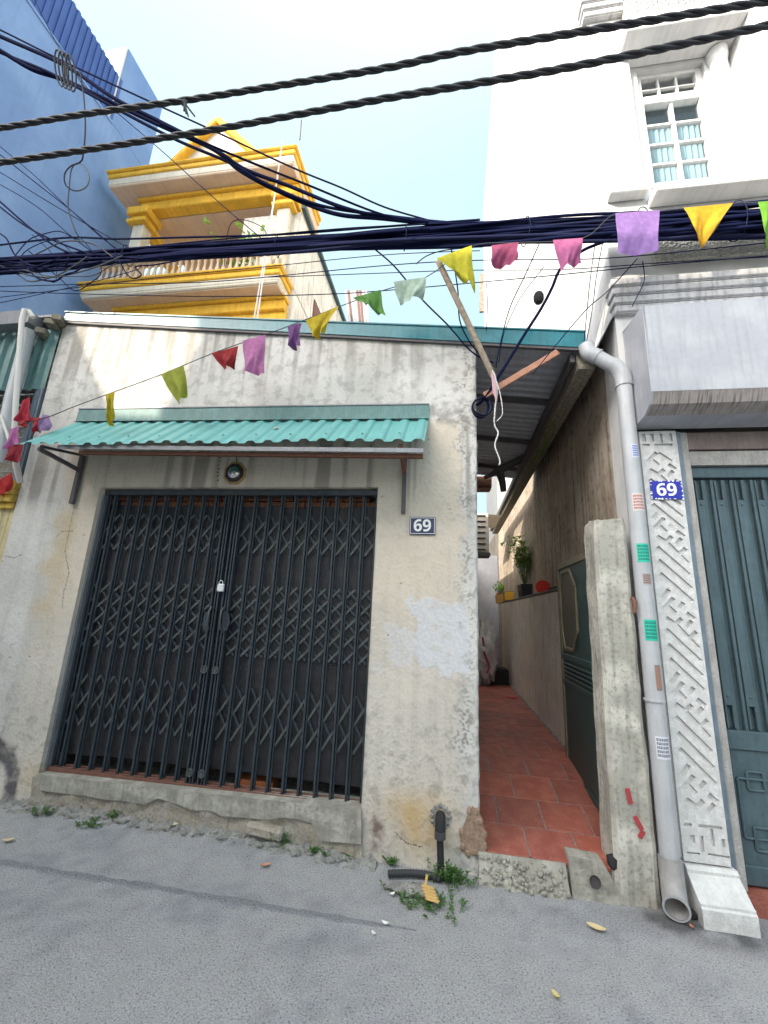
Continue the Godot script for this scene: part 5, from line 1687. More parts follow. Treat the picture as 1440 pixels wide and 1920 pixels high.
# ------------------------------------------------------------------ left neighbour
func make_left_neighbour() -> void:
	var h := thing("left_house", "neighbouring house with a teal sheet wall, barred window and yellow ledge", "house", Vector3(-6.0, 0, -1.5))
	var X1 := -3.925; var X0 := -9.0
	var lo := MB.new()
	lo.span(Vector3(X0, -0.05, -4.0), Vector3(X1, 2.30, -0.012))
	obj("lower_wall", lo, M.pale_yellow, h)
	# moulded ledge
	var le := MB.new()
	for q in [[2.30, 2.36, 0.02], [2.36, 2.43, 0.05], [2.43, 2.48, 0.09], [2.48, 2.56, 0.11]]:
		le.span(Vector3(X0, q[0] + 0.001, -0.2), Vector3(X1 - 0.002, q[1], q[2]), 0.008)
	obj("ledge", le, M.ochre_ledge, h)
	var bk := MB.new()
	bk.span(Vector3(X0, 2.562, -4.0), Vector3(X1, 4.15, -0.30))
	obj("dark_recess", bk, M.rubble, h)
	# window bars and post
	var ps := MB.new()
	ps.span(Vector3(X1 - 0.10, 2.562, -0.04), Vector3(X1 - 0.045, 3.52, 0.015), 0.003)
	ps.span(Vector3(X1 - 0.03, 2.562, -0.04), Vector3(X1 - 0.008, 3.52, 0.02), 0.003)
	obj("window_post", ps, M.frame_blue, h)
	for k in 8:
		var b := MB.new()
		b.bar(Vector3(X0, 2.66 + k * 0.115, -0.01), Vector3(X1 - 0.102, 2.66 + k * 0.115, -0.01), 0.016, 0.016, Vector3.BACK, 0.003)
		obj("window_bar", b, M.galv, h)
	# teal ribbed sheet
	var sh := MB.new()
	var x := X1 - 0.004
	var prof := []
	while x > X0:
		for q in [[0.0, 0.0], [0.06, 0.0], [0.08, 0.028], [0.11, 0.028], [0.13, 0.0]]: prof.append(Vector2(x - q[0], q[1]))
		x -= 0.13
	for i in prof.size() - 1:
		var a: Vector2 = prof[i]; var b: Vector2 = prof[i + 1]
		if (a - b).length() < 1e-5: continue
		sh.quad(Vector3(b.x, 3.50, 0.01 + b.y), Vector3(a.x, 3.50, 0.01 + a.y), Vector3(a.x, 4.20, 0.0 + a.y), Vector3(b.x, 4.20, 0.0 + b.y))
	obj("teal_sheet", sh, M.teal_flash, h)
	# eave gutter with its bracket, and rusty purlin ends
	var g := MB.new()
	g.prismx(PackedVector2Array([Vector2(0.02, 4.17), Vector2(0.15, 4.17), Vector2(0.17, 4.30), Vector2(0.16, 4.30), Vector2(0.142, 4.18), Vector2(0.02, 4.18)]), X0, X1 - 0.22)
	g.span(Vector3(X1 - 0.225, 4.172, 0.02), Vector3(X1 - 0.215, 4.29, 0.16))
	obj("gutter", g, M.galv, h)
	for q in [[X1 - 0.17, 4.10, 0.05], [X1 - 0.09, 4.20, 0.02], [X1 - 0.02, 4.24, 0.03]]:
		var b := MB.new()
		b.cbox(Vector3(q[0], q[1], -0.04), Vector3(0.09, 0.06, 0.34), 0.006, Basis(Vector3.UP, 0.4))
		obj("purlin_end", b, M.gutter, h)
	var rf := MB.new()
	rf.span(Vector3(X0, 4.305, -4.0), Vector3(X1 - 0.03, 4.33, 0.05))
	obj("roof", rf, M.galv, h)
	# fat grey downpipe slanting back, thin white conduit on a pole
	var dp := MB.new()
	dp.tube([P(58, 618, 0.12), P(50, 640, 0.10), P(22, 745, 0.14), P(-4, 870, 0.2)], 0.055, 16)
	one("grey_downpipe", dp, M.pvc, "fat grey downpipe slanting across the teal sheet wall", "pipe")
	var cp := MB.new()
	cp.tube([P(62, 595, 0.2), P(54, 583, 0.22), P(46, 581, 0.24), P(41, 600, 0.25), P(30, 745, 0.25), P(27, 810, 0.25)], 0.022, 10)
	cp.tube([P(27, 810, 0.25), P(30, 870, 0.18), P(38, 905, 0.1)], 0.024, 10)
	cp.tube([P(2, 780, 0.22), P(18, 828, 0.24), P(27, 850, 0.24)], 0.013, 8)
	one("white_conduit", cp, M.string_white, "thin white conduit pole hooked over the neighbour's gutter", "conduit")

# ------------------------------------------------------------------ unseen houses across the lane, outlines shaped to cast the shade
func make_opposite() -> void:
	var z0 := 6.8
	var k := SUN.y / SUN.z * z0; var sx := -SUN.x / -SUN.z * z0
	var hs := [
		["gabled_house_opposite", "unseen gabled pale house across the lane, roofline shaped for its shadow", PackedVector2Array([Vector2(-24, -0.05), Vector2(-3.2 + sx, -0.05), Vector2(-3.2 + sx, 3.22 + k), Vector2(-3.88 + sx, 4.27 + k), Vector2(-13.5, 12.5), Vector2(-24, 9.0)]), M.beige],
		["lower_link_opposite", "unseen low link across the lane, shaped to let the sun patch through", PackedVector2Array([Vector2(-3.19 + sx, -0.05), Vector2(-2.62 + sx, -0.05), Vector2(-2.62 + sx, 3.16 + k), Vector2(-3.19 + sx, 3.20 + k)]), M.cream],
		["flat_roofed_house_opposite", "unseen flat-roofed pale house across the lane, roofline shaped for its shadow", PackedVector2Array([Vector2(-2.61 + sx, -0.05), Vector2(-1.6, -0.05), Vector2(-1.6, 4.05 + k), Vector2(-1.9 + sx, 4.12 + k), Vector2(-1.9 + sx, 4.5 + k), Vector2(-2.36 + sx, 4.5 + k), Vector2(-2.36 + sx, 4.0 + k), Vector2(-2.44 + sx, 3.6 + k), Vector2(-2.61 + sx, 3.25 + k)]), M.cream],
		["yard_wall_opposite", "unseen yard wall across the lane, kept low to let sky light in", PackedVector2Array([Vector2(-1.59, -0.05), Vector2(20, -0.05), Vector2(20, 2.2), Vector2(-1.59, 2.2)]), M.cream]]
	for q in hs:
		var h := thing(q[0], q[1], "house" if q[2][2].y > 3.0 else "wall", Vector3(0, 0, z0 + 3.0))
		var b := MB.new()
		b.prism(q[2], z0, z0 + 0.16)
		obj("unseen_front", b, q[3], h)
		if q[2][2].y > 3.0:
			var r := MB.new()
			r.span(Vector3(q[2][0].x, -0.05, z0 + 0.165), Vector3(q[2][1].x, 5.6, z0 + 8.0))
			obj("body", r, q[3], h)

# ------------------------------------------------------------------ cables
func smooth(pts: Array, per := 8) -> Array:
	var out := []
	var m := pts.size()
	for i in m - 1:
		var p0: Vector3 = pts[maxi(i - 1, 0)]; var p1: Vector3 = pts[i]; var p2: Vector3 = pts[i + 1]; var p3: Vector3 = pts[mini(i + 2, m - 1)]
		for k in per:
			out.append(p1.cubic_interpolate(p2, p0, p3, float(k) / per))
	out.append(pts[m - 1])
	return out
func px_path(pts: Array, z0: float, z1: float) -> Array:
	var out := []
	var m := pts.size()
	for i in m: out.append(P(pts[i][0], pts[i][1], lerpf(z0, z1, float(i) / (m - 1))))
	return out
func wire(called: String, pts: Array, z0: float, z1: float, r: float, m: Material, label: String, group := "") -> void:
	var b := MB.new()
	b.tube(smooth(px_path(pts, z0, z1)), r, 7)
	one(called, b, m, label, "cable", group)

func make_cables() -> void:
	# two twisted service cables
	var tw := [[[[-80, 252], [0, 240], [150, 215], [340, 189], [500, 164], [720, 128], [860, 98], [1100, 58], [1440, 2], [1540, -16]], "upper twisted black power cable stretched across the lane"], [[[-80, 316], [0, 305], [200, 275], [400, 243], [600, 207], [720, 185], [900, 155], [1100, 120], [1440, 48], [1540, 25]], "lower twisted black power cable stretched across the lane"]]
	for q in tw:
		var t := thing("twisted_cable", q[1], "cable", P(720, 150, 1.5), "twisted power cables")
		var path := smooth(px_path(q[0], 1.5, 1.5), 30)
		for s in 3:
			var pts := []
			var len := 0.0
			for i in path.size():
				if i > 0: len += (path[i] - path[i - 1]).length()
				var an := len * TAU / 0.30 + TAU * s / 3.0
				pts.append(path[i] + Vector3(0, cos(an), sin(an)) * 0.0084)
			var b := MB.new()
			b.tube(pts, 0.0092, 8)
			obj("strand", b, M.line_black, t)
	# the long bundle
	var cl := [[-80, 508, 15], [0, 499, 15], [125, 490, 14], [225, 481, 13], [350, 472, 13], [550, 460, 14], [720, 449, 16], [900, 440, 20], [1080, 428, 25], [1260, 420, 30], [1440, 412, 34], [1540, 405, 36]]
	var bu := thing("cable_bundle", "thick tangled bundle of dark telephone cables crossing in front of the houses", "cable bundle", P(720, 450, 0.2))
	var r := RandomNumberGenerator.new(); r.seed = 33
	for k in 34:
		var ph := r.randf() * TAU; var fr := r.randf_range(0.5, 1.6); var base := r.randf_range(-0.85, 0.85); var dz := r.randf_range(-0.05, 0.05)
		var pts := []
		for i in cl.size():
			var f := float(i) / (cl.size() - 1)
			var off: float = clampf(base + 0.35 * sin(ph + fr * i), -1.0, 1.0)
			pts.append(P(cl[i][0], cl[i][1] + off * cl[i][2], 0.20 + dz * 0.8 + 0.03 * cos(ph + fr * i * 1.3)))
		var b := MB.new()
		b.tube(smooth(pts, 7), r.randf_range(0.009, 0.017), 6)
		obj("cable", b, M.cable if k % 3 != 0 else M.cable_b, bu)
	for u in [240, 520, 760, 985, 1200, 1380]:      # ties round the bundle
		var i := 0
		while i < cl.size() - 2 and cl[i + 1][0] < u: i += 1
		var f: float = float(u - cl[i][0]) / (cl[i + 1][0] - cl[i][0])
		var v := lerpf(cl[i][1], cl[i + 1][1], f); var hh := lerpf(cl[i][2], cl[i + 1][2], f)
		var c := P(u, v, 0.2); var hr := (P(u, v - hh, 0.2) - c).length() * 1.0
		var pts := []
		for k in 21: pts.append(c + Vector3(rng.randf_range(-0.004, 0.004) + 0.02 * cos(TAU * k / 20.0), sin(TAU * k / 20.0) * hr, cos(TAU * k / 20.0) * 0.09))
		var b := MB.new()
		b.tube(pts, 0.004, 5)
		obj("tie", b, M.cable_b, bu)
	# slack turns in the tangle at the bundle's left end
	for k in 12:
		var a := Vector2(r.randf_range(-30, 70), r.randf_range(468, 512)); var c := Vector2(r.randf_range(130, 270), r.randf_range(474, 494))
		var lo := r.randf_range(-46, 42)
		var pts := []
		for i in 6:
			var f := i / 5.0
			var p := a.lerp(c, f) + Vector2(r.randf_range(-8, 8), lo * sin(PI * f) + r.randf_range(-5, 5))
			pts.append(P(p.x, p.y, 0.26 + 0.03 * sin(k * 1.7 + i)))
		var b := MB.new()
		b.tube(smooth(pts, 6), r.randf_range(0.004, 0.009), 6)
		obj("slack_wire", b, M.cable if k % 3 else M.cable_grey, bu)
	# thick lines coming down from the upper left to join the bundle
	var dg := [
		[[[-60, 62], [0, 95], [60, 130], [120, 150], [215, 195], [300, 235], [400, 280], [450, 320], [525, 360], [625, 400], [720, 410], [860, 425]], 0.017],
		[[[-60, 40], [0, 68], [120, 122], [215, 185], [300, 228], [405, 282], [460, 318], [540, 348], [640, 388], [720, 406], [860, 420]], 0.015],
		[[[-60, 30], [0, 56], [125, 118], [280, 190], [400, 245], [550, 315], [640, 352], [720, 388], [800, 412]], 0.007],
		[[[-60, 68], [0, 98], [100, 140], [220, 205], [330, 262], [430, 305], [500, 345], [600, 385], [720, 404], [840, 418]], 0.012],
		[[[300, 232], [450, 296], [575, 346], [720, 403], [820, 418]], 0.008]]
	var names := ["thickest black cable slanting down past the blue wall into the bundle", "second thick black cable twined along the thickest slanting cable", "thin straight wire slanting highest over the yellow house to the bundle", "medium black cable slanting just below the two thick ones", "thin cable leaving the slanting cables above the yellow roof slab"]
	for i in dg.size():
		wire("slanting_cable", dg[i][0], 1.3, 0.2, dg[i][1], M.cable, names[i], "slanting cables")
	# thin wires, each with its own course
	var th := [
		[[[65, 0], [100, 70], [118, 95], [160, 165], [220, 212], [300, 280], [380, 352], [440, 405], [500, 455]], 0.9, 0.5, 0.004, "thin wire dropping from the top left past the blue wall into the bundle"],
		[[[-20, 262], [0, 275], [60, 325], [120, 382], [190, 445], [240, 480]], 0.7, 0.5, 0.004, "thin wire fanning from the left into the bundle below the blue wall"],
		[[[-20, 280], [0, 290], [70, 345], [140, 400], [215, 465]], 0.7, 0.5, 0.005, "thin wire fanning from the left into the bundle below the blue wall"],
		[[[-20, 312], [0, 323], [90, 378], [170, 425], [250, 470]], 0.7, 0.5, 0.004, "thin wire fanning from the left into the bundle below the blue wall"],
		[[[-20, 340], [0, 346], [70, 388], [130, 440], [150, 450]], 0.7, 0.5, 0.004, "thin wire fanning from the left into the bundle below the blue wall"],
		[[[-20, 362], [0, 378], [60, 430], [120, 470], [200, 490]], 0.65, 0.55, 0.009, "thick black cable sagging into the left end of the bundle"],
		[[[-20, 372], [0, 388], [50, 425], [110, 455], [180, 480]], 0.66, 0.55, 0.008, "thick black cable sagging into the left end of the bundle"],
		[[[-20, 430], [10, 445], [30, 480], [70, 500], [130, 494]], 0.6, 0.55, 0.007, "short stiff cable looping out of the bundle's left end"],
		[[[-20, 462], [120, 446], [220, 448], [350, 445], [520, 440], [720, 425], [900, 412]], 0.55, 0.55, 0.008, "single cable running just above the thick bundle"],
		[[[200, 470], [400, 450], [600, 432], [720, 424], [1000, 412], [1200, 404]], 0.58, 0.55, 0.005, "thin cable lying along the top of the bundle"],
		[[[-20, 538], [200, 532], [400, 528], [720, 498], [900, 488], [1140, 484], [1440, 455]], 0.5, 0.5, 0.0035, "thin wire running level below the bundle"],
		[[[-20, 545], [150, 551], [400, 556], [600, 552], [720, 545], [1000, 520], [1200, 500], [1460, 478]], 0.45, 0.5, 0.0035, "lowest thin wire running level below the bundle"],
		[[[-20, 560], [100, 545], [200, 532], [300, 520], [500, 500], [720, 478], [900, 470]], 0.45, 0.5, 0.003, "thin wire rising from the lower left to the bundle"],
		[[[-20, 572], [60, 555], [170, 530], [260, 505]], 0.5, 0.5, 0.003, "short thin wire rising past the blue wall's foot"],
		[[[500, 520], [720, 512], [860, 507], [1060, 505], [1250, 492], [1440, 482]], 0.5, 0.5, 0.003, "thin wire crossing below the purple flags"],
		[[[150, 445], [180, 480], [190, 510], [170, 530], [140, 545], [110, 520], [85, 500]], 0.55, 0.55, 0.004, "slack wire loop hanging under the bundle's left end"],
		[[[215, 470], [235, 510], [250, 522], [265, 515], [255, 500], [300, 495], [420, 470]], 0.55, 0.55, 0.006, "twisted cable end curling below the bundle"],
		[[[60, 440], [100, 480], [105, 525], [90, 526], [72, 510]], 0.55, 0.55, 0.003, "slack wire loop hanging under the bundle's left end"],
		[[[420, 500], [430, 425], [455, 412], [490, 425], [500, 440]], 0.5, 0.5, 0.003, "arched thin wire standing above the bundle"],
		[[[700, 465], [740, 500], [790, 560], [840, 610], [885, 660], [925, 680]], 0.5, 0.1, 0.006, "wire drooping from the bundle to the pole end at the roof corner"],
		[[[845, 460], [858, 540], [862, 600], [880, 640], [900, 665]], 0.5, 0.08, 0.005, "dark wire dropping from the bundle past the yellow flag"],
		[[[1012, 455], [985, 515], [955, 580], [935, 660], [930, 690]], 0.45, 0.1, 0.004, "thin grey wire falling from the bundle to the roof corner"],
		[[[1020, 500], [975, 560], [945, 625], [935, 680]], 0.4, 0.1, 0.003, "faint thin wire falling from the bundle to the roof corner"],
		[[[1130, 455], [1118, 520], [1112, 570], [1100, 640]], 0.4, 0.1, 0.003, "thin wire hanging straight down by the white corner"],
		[[[1116, 455], [1106, 530], [1098, 610], [1095, 640]], 0.4, 0.1, 0.003, "second thin wire hanging straight down by the white corner"],
		[[[1195, 485], [1140, 545], [1100, 580], [1040, 650], [1000, 700]], 0.45, 0.15, 0.0035, "thin wire slanting from the purple flag down to the alley roof"],
		[[[1205, 490], [1208, 525], [1195, 555], [1185, 575]], 0.45, 0.2, 0.003, "short dangling wire in front of the fluted cornice"],
		[[[912, 530], [914, 570], [912, 620]], 0.3, 0.1, 0.003, "thin wire hanging beside the back edge of the white wall"],
		[[[780, 495], [800, 480], [830, 470], [870, 465]], 0.5, 0.5, 0.004, "short wire curling off the bundle near the yellow flag"]]
	for q in th:
		wire("wire", q[0], q[1] * 0.45, q[2] * 0.45 if q[2] > 0.3 else q[2] * 0.6, q[3] * 1.1, M.cable, q[4], "thin loose wires")
	# the black drop cable with its clamp
	wire("drop_cable", [[1180, 438], [1150, 447], [1092, 470], [1052, 503], [1035, 540], [1015, 578], [985, 625], [945, 690], [910, 745], [893, 760]], 0.24, 0.02, 0.012, M.cable, "thick black drop cable falling from the bundle to the roof corner")
	var ins := MB.new()
	var ic := P(1010, 559, 0.14)
	ins.lathe(ic + Vector3(0, -0.05, 0), [[0.0, 0.0], [0.028, 0.008], [0.040, 0.035], [0.040, 0.07], [0.030, 0.095], [0.0, 0.10]], 14)
	one("cable_clamp", ins, M.dark, "round black clamp hanging on the drop cable", "clamp")
	# rolled spare cable at the house corner
	var co := thing("cable_coil", "coil of spare black cable hung at the corner of the plaster house", "cable coil", P(900, 765, 0.03))
	for k in 4:
		var pts := []
		var c := P(900 + k * 1.5, 765 - k, 0.03 + k * 0.012)
		for q in 25: pts.append(c + Vector3(cos(TAU * q / 24.0) * (0.062 + k * 0.004), sin(TAU * q / 24.0) * (0.088 - k * 0.004), 0.01 * sin(TAU * q / 12.0)))
		var b := MB.new()
		b.tube(pts, 0.006, 6)
		obj("turn", b, M.cable if k != 2 else M.cable_grey, co)
	# grey loop hanging from the upper left lines
	var hp := [[150, 135], [157, 180], [160, 240], [156, 290], [150, 304], [132, 312], [121, 328], [124, 348], [143, 358], [162, 350], [167, 330], [158, 312], [145, 306], [134, 318], [130, 350], [128, 390], [140, 430], [150, 446]]
	wire("hanging_loop", hp, 1.2, 0.3, 0.0055, M.cable_grey, "grey wire with a knotted loop hanging in front of the blue wall")
	var tp := MB.new()
	for k in 4:
		var pts := []
		var c := P(112 + k * 7, 128 + k * 3, 1.22)
		for q in 19: pts.append(c + Vector3(cos(TAU * q / 18.0) * 0.04, sin(TAU * q / 18.0) * 0.11, sin(TAU * q / 18.0) * 0.05))
		tp.tube(pts, 0.006, 6)
	one("wire_lashing", tp, M.cable_grey, "turns of grey wire lashed round the slanting cables", "wire lashing")
	var kn := MB.new()
	kn.rock(P(346, 193, 1.51), Vector3(0.02, 0.033, 0.02), 3)
	for k in 6: kn.tube([P(346, 193, 1.52), P(345 + k * 4, 208 + (k % 3) * 5, 1.53)], 0.005, 5)
	one("frayed_tie", kn, M.cable_grey, "frayed tie on the upper twisted cable", "tie")
	# wooden pole, rusty brace and white rope at the roof corner
	var wp := MB.new()
	wp.tube([P(822, 490, 0.30), P(870, 590, 0.20), P(925, 706, 0.10)], 0.024, 10)
	one("wooden_pole", wp, M.wood, "weathered wooden pole leaning out from the roof corner", "pole")
	var ob := MB.new()
	ob.bar(P(908, 742, 0.045), P(1046, 660, 0.05), 0.05, 0.02, Vector3.BACK, 0.003)
	one("rusty_brace", ob, M.orange_wood, "rusty orange brace under the teal roof edge", "brace")
	var rp := MB.new()
	rp.tube(smooth([P(918, 690, 0.12), P(928, 705, 0.13), P(932, 735, 0.12), P(929, 760, 0.11), P(927, 795, 0.1), P(934, 812, 0.1), P(928, 835, 0.1), P(937, 862, 0.1), P(936, 872, 0.1)]), 0.006, 6)
	rp.tube(smooth([P(931, 715, 0.13), P(938, 740, 0.13), P(942, 775, 0.12), P(931, 790, 0.11)]), 0.004, 6)
	one("white_rope", rp, M.string_white, "white rope knotted to the pole and dangling over the alley", "rope")
	var rk := MB.new()
	for k in 7: rk.tube([P(922 + k, 700 + k * 2, 0.13), P(925 + k, 735 + k * 3, 0.13)], 0.006, 6)
	one("rope_knot", rk, mat(lin(0.5, 0.33, 0.36), 0.9), "pinkish bunch of cord tied round the end of the wooden pole", "knot")
	var fk := MB.new()
	var zz := -2.4
	fk.tube([P(990, 854, zz), P(955, 872, zz), P(938, 880, zz)], [0.05, 0.05, 0.06], 8)
	fk.tube([P(938, 878, zz), P(922, 890, zz), P(908, 896, zz)], [0.05, 0.035, 0.025], 8)
	fk.tube([P(936, 880, zz), P(942, 905, zz), P(944, 921, zz)], [0.06, 0.045, 0.04], 8)
	one("forked_bracket", fk, M.steel_dark, "dark forked bracket hanging under the gutter in the alley", "bracket")
	var hb := MB.new()
	hb.cbox(P(903, 908, -3.6), Vector3(0.30, 0.20, 0.3), 0.02)
	one("hanging_box", hb, M.rust, "rusty box hung high on the wall deep in the alley", "box")
	var wd := MB.new()
	var A := P(903, 515, -0.6); var B := P(903, 585, -0.6)
	wd.bar(A, B, 0.04, 0.03)
	one("wall_batten", wd, M.wood, "narrow brown batten hanging by the back edge of the white wall", "batten")

# ------------------------------------------------------------------ flags
func flag(corners: Array, z: float, col: Color, label: String, wave: float, sd: int, group := "bunting flags strung across the lane") -> void:
	var r := RandomNumberGenerator.new(); r.seed = sd
	var c := []
	for q in corners: c.append(P(q[0], q[1], z))
	var ph := r.randf() * TAU; var k1 := r.randf_range(5.0, 9.0)
	col = Color(col.srgb_to_linear() * 0.68).linear_to_srgb(); col.a = 1.0
	var m := tmat(T.cloth, 0.35, 0.9, null, 1.0, col)
	m.cull_mode = BaseMaterial3D.CULL_DISABLED
	m.backlight_enabled = true; m.backlight = Color(col.r * 0.6, col.g * 0.6, col.b * 0.6)
	var b := MB.new()
	b.grid(14, 14, func(s: float, t: float):
		var p: Vector3 = c[3].lerp(c[2], s).lerp(c[0].lerp(c[1], s), t)
		var d: float = 1.0 - t
		p.z += wave * d * (sin(ph + k1 * s + 2.5 * d) + 0.5 * sin(ph * 2.0 + 11.0 * s - 4.0 * d) + 0.25 * sin(ph * 3.0 + 21.0 * s + 9.0 * d)) + 0.01
		p.x += wave * 0.35 * d * sin(ph + 6.0 * d + 3.0 * s)
		return p)
	one("bunting_flag", b, m, label, "flag", group)

func make_flags() -> void:
	var fz := func(u: float) -> float: return lerpf(0.34, 0.30, clampf(u / 1440.0, 0, 1))
	var fl := [
		[[[200, 741], [217, 735], [215, 788], [206, 799]], Color(0.62, 0.50, 0.01), "narrow folded yellow bunting flag hanging over the awning's left part"],
		[[[303, 703], [346, 687], [353, 742], [333, 757]], Color(0.42, 0.46, 0.05), "olive-lime bunting flag hanging above the awning"],
		[[[398, 664], [448, 650], [440, 688], [420, 694]], Color(0.42, 0.015, 0.02), "small crumpled red bunting flag above the awning"],
		[[[456, 640], [498, 629], [494, 700], [458, 703]], Color(0.66, 0.24, 0.52), "square pink bunting flag between the red and the violet flags"],
		[[[540, 613], [566, 607], [563, 652], [545, 656]], Color(0.22, 0.08, 0.28), "tiny twisted violet bunting flag in front of the roof edge"],
		[[[574, 602], [636, 575], [606, 628], [590, 638]], Color(0.70, 0.52, 0.02), "yellow triangular bunting flag crossing the blue roof edge"],
		[[[662, 560], [714, 545], [722, 594], [690, 576]], Color(0.12, 0.32, 0.06), "green triangular bunting flag above the teal roof"],
		[[[738, 530], [800, 521], [795, 558], [748, 571]], Color(0.48, 0.62, 0.52), "pale mint bunting flag above the teal roof"],
		[[[818, 486], [884, 462], [890, 548], [862, 520]], Color(0.58, 0.54, 0.02), "lemon yellow bunting flag hanging under the bundle by the wooden pole"],
		[[[921, 462], [972, 456], [968, 494], [922, 504]], Color(0.36, 0.06, 0.16), "dark crimson bunting flag against the white wall"],
		[[[1036, 452], [1092, 448], [1090, 492], [1052, 510]], Color(0.52, 0.13, 0.32), "magenta bunting flag against the white wall"],
		[[[1153, 402], [1236, 396], [1231, 474], [1158, 482]], Color(0.34, 0.19, 0.52), "large purple bunting flag hanging over the bundle"],
		[[[1280, 392], [1373, 383], [1322, 455], [1316, 462]], Color(0.72, 0.42, 0.01), "orange-yellow triangular bunting flag hanging over the bundle"],
		[[[1419, 381], [1475, 376], [1470, 450], [1438, 470]], Color(0.16, 0.42, 0.02), "bright green bunting flag at the bundle's right end"]]
	var k := 0
	for q in fl:
		var u: float = q[0][0][0]
		flag(q[0], fz.call(u) + (0.02 if u < 1100 else 0.06), Color(q[1]).linear_to_srgb(), q[2], 0.028 if k != 11 else 0.012, 200 + k)
		k += 1
	var left := [
		[[[44, 752], [58, 745], [62, 790], [34, 792]], Color(0.55, 0.015, 0.05), "red pointed flag in front of the neighbour's window bars"],
		[[[36, 790], [62, 788], [52, 802], [42, 800]], Color(0.55, 0.03, 0.03), "flat red flag corner below the red pointed flag"],
		[[[22, 805], [38, 800], [40, 830], [14, 845]], Color(0.66, 0.20, 0.50), "pink flag hanging from the neighbour's white conduit"],
		[[[62, 784], [80, 784], [72, 806], [64, 814]], Color(0.55, 0.03, 0.04), "red flag tucked behind the awning's left tip"],
		[[[82, 778], [94, 780], [96, 806], [70, 812]], Color(0.50, 0.32, 0.62), "lilac flag tucked behind the awning's left tip"],
		[[[18, 838], [45, 832], [42, 868], [12, 864]], Color(0.38, 0.02, 0.04), "dark red flag beside the foot of the white conduit"],
		[[[-8, 905], [26, 886], [22, 918], [4, 932]], Color(0.60, 0.02, 0.02), "bright red flag draped over the yellow ledge"]]
	for q in left:
		flag(q[0], 0.30, Color(q[1]).linear_to_srgb(), q[2], 0.02, 300 + k, "flags by the neighbour's window")
		k += 1
	var sp := []
	for q in [[40, 795], [90, 782], [140, 762], [205, 738], [303, 702], [400, 662], [480, 634], [545, 610], [636, 575], [720, 544], [800, 519], [884, 462], [972, 455], [1092, 447], [1153, 401], [1236, 396], [1280, 391], [1373, 382], [1440, 378], [1520, 370]]:
		sp.append(P(q[0], q[1], fz.call(q[0]) + (0.018 if q[0] < 1100 else 0.058)))
	var b := MB.new()
	b.tube(smooth(sp, 5), 0.0035, 6)
	one("bunting_string", b, M.cable_grey, "thin string carrying the bunting flags across the lane", "string")

# ------------------------------------------------------------------ small things
func weed(at: Vector3, w: float, h: float, n: int, sd: int, label: String) -> void:
	var t := thing("weed", label, "weed", at, "weeds along the foot of the wall")
	var r := RandomNumberGenerator.new(); r.seed = sd
	var lv := MB.new(); var st := MB.new()
	for k in n:
		var p := at + Vector3(r.randfn(0, w * 0.45), 0, r.randfn(0, w * 0.22))
		p.y = road_y(p.x, p.z)
		var tip := p + Vector3(r.randfn(0, 0.02), h * r.randf_range(0.4, 1.0), r.randfn(0.01, 0.02))
		st.tube([p, tip], [0.0015, 0.001], 4)
		for q in 5:
			leaf_blade(lv, p.lerp(tip, r.randf_range(0.4, 1.0)), Vector3(r.randfn(), absf(r.randfn(0.1, 0.4)), r.randfn()).normalized(), r.randf_range(0.014, 0.030), 0.014)
	obj("stems", st, M.leaf, t)
	obj("leaves", lv, M.leaf, t)

